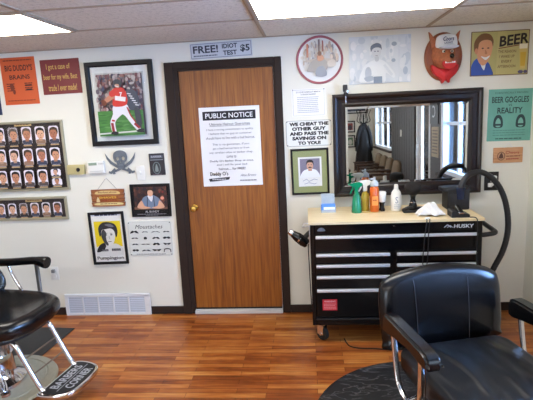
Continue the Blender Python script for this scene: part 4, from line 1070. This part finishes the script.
# ------------------------------------------------------------------ mats
b = new(); prism(b, ell(0, 0, .67, .67, 64), 0, .012); bmesh.ops.rotate(b, verts=b.verts[:], cent=(0, 0, 0), matrix=Matrix.Rotation(R(90), 3, 'X'))
for v in b.verts: v.co.z = abs(v.co.z)
o = fin('round_mat', b, M['marble']); o.location = (.945, -1.51, .0005); tag(o, 'round black marbled floor mat under the right barber chair', 'mat')
b = new(); box2(b, -.45, .45, -.6, .6, 0, .01, .004, 1); o = fin('rectangular_mat', b, M['floor_mat']); o.location = (-2.16, -.86, .0005); o.rotation_euler = (0, 0, R(-4)); tag(o, 'flat charcoal rectangular floor mat under the left barber chair', 'mat')

# ------------------------------------------------------------------ right barber chair
ch = thing('barber_chair', 'black vinyl barber chair facing the camera in the right foreground', 'barber chair', (1.07, -1.69, .0125), R(14))
W = .348
out = smooth2([(-W, .16), (-W+.006, .30), (-W+.045, .352), (-.2, .385), (0, .405), (.2, .385), (W-.045, .352), (W-.006, .30), (W, .16), (W-.008, .03), (W-.035, -.022), (-.0, -.055), (-W+.035, -.022), (-W+.008, .03)], 6)
b = new(); pillow(b, out, .11, .06, .012, 8, 8, bend=lambda u, v: -.03*(u/W)**2+.01)
back = fin('backrest', b, M['leather'], ch, 60, (-.004, .27, .445), (R(-9), 0, 0))
for x in (-.155, .135):
    b = new(); pts = []
    for k in range(15):
        z = -.03+.427*k/14-(.02*(abs(x)/.2)**2 if k == 14 else 0); d = 0
        e = max(0, .06-(.397-z-.012)); y = -.03*(x/W)**2+.01-.003-(.009*math.sin(PI*min(1, max(0, z/.4))))+e*.55
        pts.append((x*(1+.06*k/14), y, z))
    tube(b, pts, .0022, 6); fin('seam', b, M['leather_edge'], back, 60)
b = new(); pillow(b, rrect(.6, .58, .07, 6, 0, -.05), .12, .035, .012, 5, 8, 'xy'); seat = fin('seat', b, M['seat'], ch, 60, (0, 0, .475))
b = new(); box2(b, -.27, .27, -.3, .22, .33, .357, .006, 1); fin('seat_pan', b, M['black_matte'], ch)
b = new(); box2(b, -.05, .05, .2, .36, .36, .372); box2(b, -.04, .04, .335, .35, .36, .58, .003, 1); fin('back_bracket', b, M['black_matte'], ch)
for s in (-1, 1):
    x = s*.347
    b = new(); pad = [(-.222, .596), (-.232, .62), (-.222, .652), (-.17, .668), (0, .672), (.16, .675), (.215, .665), (.225, .63), (.215, .575), (.12, .585), (-.06, .605), (-.16, .596)]
    prism(b, smooth2(pad, 5), -.036, .036)
    bmesh.ops.rotate(b, verts=b.verts[:], cent=(0, 0, 0), matrix=Matrix.Rotation(R(90), 3, 'Z'))
    es = [e for e in b.edges if len(e.link_faces) == 2 and e.calc_face_angle(0) > R(50)]
    bmesh.ops.bevel(b, geom=es, offset=.012, segments=3, affect='EDGES')
    fin('armrest', b, M['leather'], ch, 50, (x, 0, 0))
    b = new(); P = spline([(x, .165, .59), (x, .15, .5), (x, .125, .40), (x, .095, .34), (x, .03, .315), (x, -.04, .312), (x, -.08, .325), (x, -.105, .37), (x, -.118, .48), (x, -.12, .61)], 6)
    tube(b, P, .006, rx=.014, up=(1, 0, 0)); fin('arm_bar', b, M['chrome'], ch, 50)
    b = new(); tube(b, [(s*.26, -.0, .345), (x, -.0, .318)], .012, 10); fin('arm_bolt', b, M['chrome'], ch, 50)
b = new(); lathe(b, [(.001, .05), (.075, .05), (.075, .2), (.05, .205), (.05, .33), (.12, .332), (.001, .333)], (0, 0, 0), 28); fin('column', b, M['chrome'], ch, 40)
b = new(); lathe(b, [(.001, 0), (.33, 0), (.335, .01), (.3, .028), (.12, .05), (.001, .052)], (0, 0, 0), 48); fin('base', b, M['chrome'], ch, 40)
def footrest(ch, y, z, w, d, words=True):
    o2 = smooth2([(-w, 0), (-w*.98, -d*.55), (-w*.7, -d*.92), (0, -d*1.02), (w*.7, -d*.92), (w*.98, -d*.55), (w, 0), (w*.6, .004), (-w*.6, .004)], 6)
    b = new(); pillow(b, o2, .032, .008, 0, 3, 3, 'xy'); f = fin('footrest', b, M['chrome'], ch, 40, (0, y, z))
    b = new(); cx, cy = 0, -d*.5
    pillow(b, [(cx+(p[0]-cx)*.9, cy+(p[1]-cy)*.86) for p in o2], .004, .001, 0, 1, 3, 'xy'); tr = fin('tread', b, M['rubber'], f, 40, (0, 0, .002))
    F = Flat(); F.text('BARBERS', 0, -d*.3, w*1.35, d*.27, (176, 178, 182), .02); F.text('CORNER', 0, -d*.7, w*1.15, d*.27, (176, 178, 182), .02); F.line([(-w*.8, -d*.5), (w*.8, -d*.5)], .006, (150, 152, 156))
    o = F.build('raised_lettering', tr, 0, M['steel']); o.rotation_euler = (R(-90), 0, 0); o.location = (0, 0, .0022)
    o.data.materials[0] = M['ink']
    return f
footrest(ch, -.52, .15, .19, .18)
for s in (-1, 1):
    b = new(); tube(b, spline([(s*.15, -.2, .345), (s*.15, -.33, .335), (s*.15, -.4, .29), (s*.15, -.5, .16), (s*.15, -.54, .13)], 6), .013, 12); fin('footrest_leg', b, M['chrome'], ch, 60)

# ------------------------------------------------------------------ left barber chair
cl_ = thing('barber_chair', 'black vinyl barber chair with chrome footrest, cut by the left photo edge', 'barber chair', (-1.785, -1.14, .011), R(82))
out = smooth2([(-.31, .22), (-.325, 0), (-.31, -.2), (-.25, -.36), (-.12, -.425), (0, -.435), (.12, -.425), (.25, -.36), (.31, -.2), (.325, 0), (.31, .22), (.2, .26), (-.2, .26)], 6)
b = new(); pillow(b, out, .115, .05, -.03, 6, 8, 'xy'); fin('seat', b, M['leather'], cl_, 60, (0, 0, .555))
b = new(); pillow(b, [(p[0]*.86, p[1]*.86) for p in out], .03, .008, 0, 2, 3, 'xy'); fin('seat_pan', b, M['black_matte'], cl_, 50, (0, 0, .442))
b = new(); pillow(b, smooth2([(-.29, .0), (-.3, .25), (-.27, .42), (0, .46), (.27, .42), (.3, .25), (.29, 0), (0, -.02)], 6), .09, .035, .015, 5, 6, bend=lambda u, v: -.1*(u/.3)**4)
fin('backrest', b, M['leather'], cl_, 60, (0, .165, .52), (R(-20), 0, 0))
b = new(); box2(b, -.05, .05, .2, .34, .36, .375); box2(b, -.04, .04, .315, .33, .36, .62, .003, 1); fin('back_bracket', b, M['black_matte'], cl_)
for s in (-1, 1):
    x = s*.375
    b = new(); P = spline([(x, .24, .715), (x, .1, .722), (x, -.02, .732), (x, -.1, .738), (x, -.17, .73), (x, -.205, .725)], 6); n = len(P)
    tube(b, P, [.028 if k < n*.6 else .028+.014*math.sin(min(1, (k-n*.6)/(n*.4))*PI*.72) for k in range(n)], 14); fin('armrest', b, M['leather'], cl_, 60)
    b = new(); tube(b, [(x, -.115, .715), (x, -.115, .47), (x*.8, -.115, .43)], .007, rx=.016, up=(0, 1, 0)); fin('arm_post', b, mat('satin grey steel', (120, 120, 120), .4, metal=.7), cl_, 50)
    b = new(); tube(b, spline([(x, .12, .71), (x, .1, .64), (x, .04, .52), (x, .02, .46), (x*.8, .01, .43)], 5), .011, 12); fin('arm_strut', b, M['chrome'], cl_, 60)
    b = new(); tube(b, spline([(s*.155, -.05, .42), (s*.155, -.25, .415), (s*.155, -.325, .39), (s*.155, -.37, .31), (s*.155, -.455, .14), (s*.155, -.50, .085)], 7), .0155, 14); fin('footrest_leg', b, M['chrome'], cl_, 60)
for y, z in ((-.378, .295), (-.424, .2)):
    b = new(); tube(b, [(-.15, y, z), (.15, y, z)], .005, 8); fin('cross_rod', b, M['rod'], cl_, 60)
footrest(cl_, -.475, .105, .2, .21)
b = new(); lathe(b, [(.001, .03), (.19, .03), (.185, .05), (.14, .08), (.125, .1), (.12, .22), (.125, .23), (.12, .24), (.12, .40), (.16, .41), (.001, .415)], (0, 0, 0), 28); fin('column', b, M['chrome'], cl_, 40)
b = new(); lathe(b, [(.001, 0), (.37, 0), (.375, .008), (.365, .02), (.315, .024), (.31, .018), (.303, .018), (.298, .026), (.12, .034), (.001, .035)], (0, 0, 0), 56); fin('base', b, M['base_cream'], cl_, 30)
b = new(); tube(b, spline([(-.08, -.08, .1), (-.1, -.14, .12), (-.14, -.2, .11), (-.2, -.26, .1)], 5), .012, 10); lathe(b, [(.001, -.012), (.03, -.008), (.03, .008), (.001, .012)], (-.215, -.27, .1), 14); fin('pump_lever', b, M['chrome'], cl_, 60)

# ------------------------------------------------------------------ things seen only in the mirror
def waiting_chair(x, y, lab):
    t = thing('waiting_chair', lab, 'chair', (x, y, 0), R(-90), 'tan waiting chairs under the far window')
    b = new(); pillow(b, rrect(.5, .5, .05, 4), .1, .03, .015, 4, 5, 'xy'); fin('seat', b, M['tan_fabric'], t, 60, (0, 0, .46))
    b = new(); pillow(b, smooth2([(-.24, 0), (-.25, .3), (-.2, .4), (0, .42), (.2, .4), (.25, .3), (.24, 0), (0, -.01)], 5), .09, .035, .02, 4, 5); fin('backrest', b, M['tan_fabric'], t, 60, (0, .2, .45), (R(-10), 0, 0))
    for s in (-1, 1):
        b = new(); box2(b, s*.29-.025, s*.29+.025, -.26, .24, .62, .65, .008, 2); fin('armrest', b, M['wood_dark'], t, 40)
        for yy in (-.22, .2):
            b = new(); box2(b, s*.29-.02, s*.29+.02, yy-.02, yy+.02, 0, .62, .004, 1); fin('leg', b, M['wood_dark'], t)
    b = new(); box2(b, -.29, .29, -.2, .2, .33, .365); fin('seat_rail', b, M['wood_dark'], t)
for k, (y, lab) in enumerate([(-5.2, 'tan upholstered waiting chair seen in the mirror, nearest the dark wall panel'), (-5.95, 'tan upholstered waiting chair seen in the mirror, second from the dark wall panel'), (-6.7, 'tan upholstered waiting chair seen in the mirror, third from the dark wall panel'), (-7.45, 'tan upholstered waiting chair seen in the mirror, nearest the coat rack')]):
    waiting_chair(1.66, y, lab)
t = thing('coat_rack', 'black metal coat rack with curled hooks seen in the mirror', 'coat rack', (1.72, -8.3, -.0))
b = new(); tube(b, [(0, 0, .03), (0, 0, 1.78)], .018, 12); fin('pole', b, M['black'], t, 50)
b = new()
for k in range(4):
    a = k*PI/2+.4; c, s = math.cos(a), math.sin(a); tube(b, spline([(0, 0, .25), (c*.12, s*.12, .16), (c*.24, s*.24, .02)], 5), .012, 8)
fin('foot', b, M['black'], t, 50)
for k in range(6):
    a = k*PI/3; c, s = math.cos(a), math.sin(a); b = new(); tube(b, spline([(0, 0, 1.56), (c*.08, s*.08, 1.56), (c*.16, s*.16, 1.62), (c*.13, s*.13, 1.76), (c*.18, s*.18, 1.88)], 6), .009, 8); fin('hook', b, M['black'], t, 50)
t = thing('black_coat', 'long black coat hanging from the coat rack in the mirror', 'coat', (1.72, -8.3, .03))
b = new(); rings = [(1.54, .04, .03), (1.49, .08, .07), (1.3, .13, .11), (1.0, .16, .13), (.7, .19, .15), (.35, .23, .18)]
lathe(b, [(1, z) for z, _, _ in rings], (0, 0, 0), 40)
for i, v in enumerate(b.verts):
    z, rx, ry = rings[i//40]; a = math.atan2(v.co.y, v.co.x); q = 1+.12*math.sin(7*a)*(1.52-z)
    v.co = (math.cos(a)*rx*q, math.sin(a)*ry*q, z)
fin('coat_body', b, M['coat'], t, 60)
for s in (-1, 1):
    b = new(); tube(b, spline([(s*.07, .05, 1.46), (s*.14, .06, 1.25), (s*.17, .05, 1.0), (s*.17, .02, .85)], 5), [.05]*6+[.05]*5+[.045]*5, 12); fin('sleeve', b, M['coat'], t, 60)
def far_pic(x, z, w, h, lab, cols):
    t = thing('framed_picture', lab, 'picture', (x, YF, z), PI)
    frame(t, w, h, .03, .02, M['frame_black'])
    F = Flat(); F.rect(-w/2+.02, w/2-.02, -h/2+.02, h/2-.02, (214, 214, 208)); F.rect(-w/2+.06, w/2-.06, -h/2+.06, h/2-.06, cols[0]); F.ell(0, -.02, w*.2, h*.22, cols[1]); F.build('photograph', t, -.006)
far_pic(1.5, 1.98, .8, .34, 'wide dark framed picture high on the far wall in the mirror', [(40, 50, 70), (70, 80, 100)])
far_pic(1.44, 1.48, .26, .3, 'framed red toned picture on the far wall in the mirror', [(150, 70, 66), (70, 60, 70)])
far_pic(1.44, 1.1, .26, .32, 'framed green toned picture on the far wall in the mirror', [(84, 120, 90), (200, 200, 190)])
t = thing('side_table', 'low dark wooden table by the far wall seen in the mirror', 'table', (1.1, -8.2, 0))
b = new(); box2(b, -.4, .25, -.3, .3, .4, .45, .006, 1); fin('tabletop', b, M['wood_dark'], t)
for sx, sy in ((-.35, -.26), (.2, -.26), (-.35, .26), (.2, .26)):
    b = new(); box2(b, sx-.025, sx+.025, sy-.025, sy+.025, 0, .4); fin('leg', b, M['wood_dark'], t)
def right_wall(name, label, cat, y, z):
    return thing(name, label, cat, (XR-.03 if y < -3.9 else XR-.02, y, z), R(-90))
t = right_wall('light_switch', 'white switch plate on the dark panelling seen in the mirror', 'switch', -4.95, 1.36)
b = new(); box2(b, -.06, .06, -.012, -.0045, -.06, .06, .003, 1); fin('switch_plate', b, M['white_plastic'], t)
b = new(); box2(b, -.008, .008, -.022, -.012, -.012, .012); fin('toggle', b, M['white_plastic'], t)
t = right_wall('chalkboard', 'narrow black board with white script on the pier seen in mirror', 'sign', -2.76, 1.74)
b = new(); box2(b, -.2, .2, -.012, 0, -.22, .4); fin('board', b, M['black_matte'], t)
F = Flat(); F.text('Cuts', 0, .28, .26, .1, (200, 200, 200), 0, .2); F.text('& Shaves', 0, .13, .3, .09, (190, 190, 190), 0, .2); F.text('C', 0, -.06, .14, .16, (200, 200, 200)); F.build('chalk_lettering', t, -.0125)
t = right_wall('price_sheet', 'tan paper sheet of fine print on the pier seen in mirror', 'paper', -2.72, 1.28)
b = new(); box2(b, -.17, .17, -.006, .002, -.2, .2); fin('sheet', b, mat('tan paper', (176, 164, 140), .8), t)
F = Flat()
for j in range(8): F.fine(-.13, .13, .15-.042*j, .016, (96, 88, 78), 4)
F.build('printed_face', t, -.0065)

# ------------------------------------------------------------------ light, world, camera
def area(name, loc, rot, sx, sy, power, col):
    l = bpy.data.lights.new(name, 'AREA'); l.shape = 'RECTANGLE'; l.size = sx; l.size_y = sy; l.energy = power; l.color = col
    o = bpy.data.objects.new(name, l); C.objects.link(o); o.location = loc; o.rotation_euler = rot
    return o
area('daylight_near_window', (XR+.5, -1.89, 1.5), (0, R(90), 0), 1.3, 1.2, 165, (.27, .5, 1))
area('daylight_entry', (XR+.5, -3.45, 1.2), (0, R(90), 0), 1.8, .9, 90, (.62, .8, 1))
area('daylight_far_window', (XR+.5, -7.15, 1.4), (0, R(90), 0), 1.3, 2.3, 130, (.64, .8, 1))
area('daylight_shop_window', (-2.1, YF-.5, 1.5), (R(90), 0, 0), 3.0, 1.3, 90, (.75, .87, 1))
wd = bpy.data.worlds.new('sky'); bpy.context.scene.world = wd; wd.use_nodes = True
bg = wd.node_tree.nodes['Background']
sk = wd.node_tree.nodes.new('ShaderNodeTexSky'); sk.sky_type = 'PREETHAM' if 'PREETHAM' in [i.identifier for i in sk.bl_rna.properties['sky_type'].enum_items] else 'HOSEK_WILKIE'
sk.sun_direction = (-.3, .5, .6); sk.turbidity = 3.5
wd.node_tree.links.new(sk.outputs[0], bg.inputs[0]); bg.inputs[1].default_value = 1.6

cam = bpy.data.cameras.new('camera'); cam.sensor_width = 36; cam.lens = 476.66/533*36; cam.clip_start = .05
co = bpy.data.objects.new('camera', cam); C.objects.link(co)
co.location = (.29316, -3.84834, 1.69734); co.rotation_euler = (R(79.5314), R(2.67435), R(4.57872))
sc = bpy.context.scene; sc.camera = co
sc.view_settings.view_transform = 'Standard'; sc.view_settings.look = 'None'; sc.view_settings.exposure = .46; sc.view_settings.gamma = 1
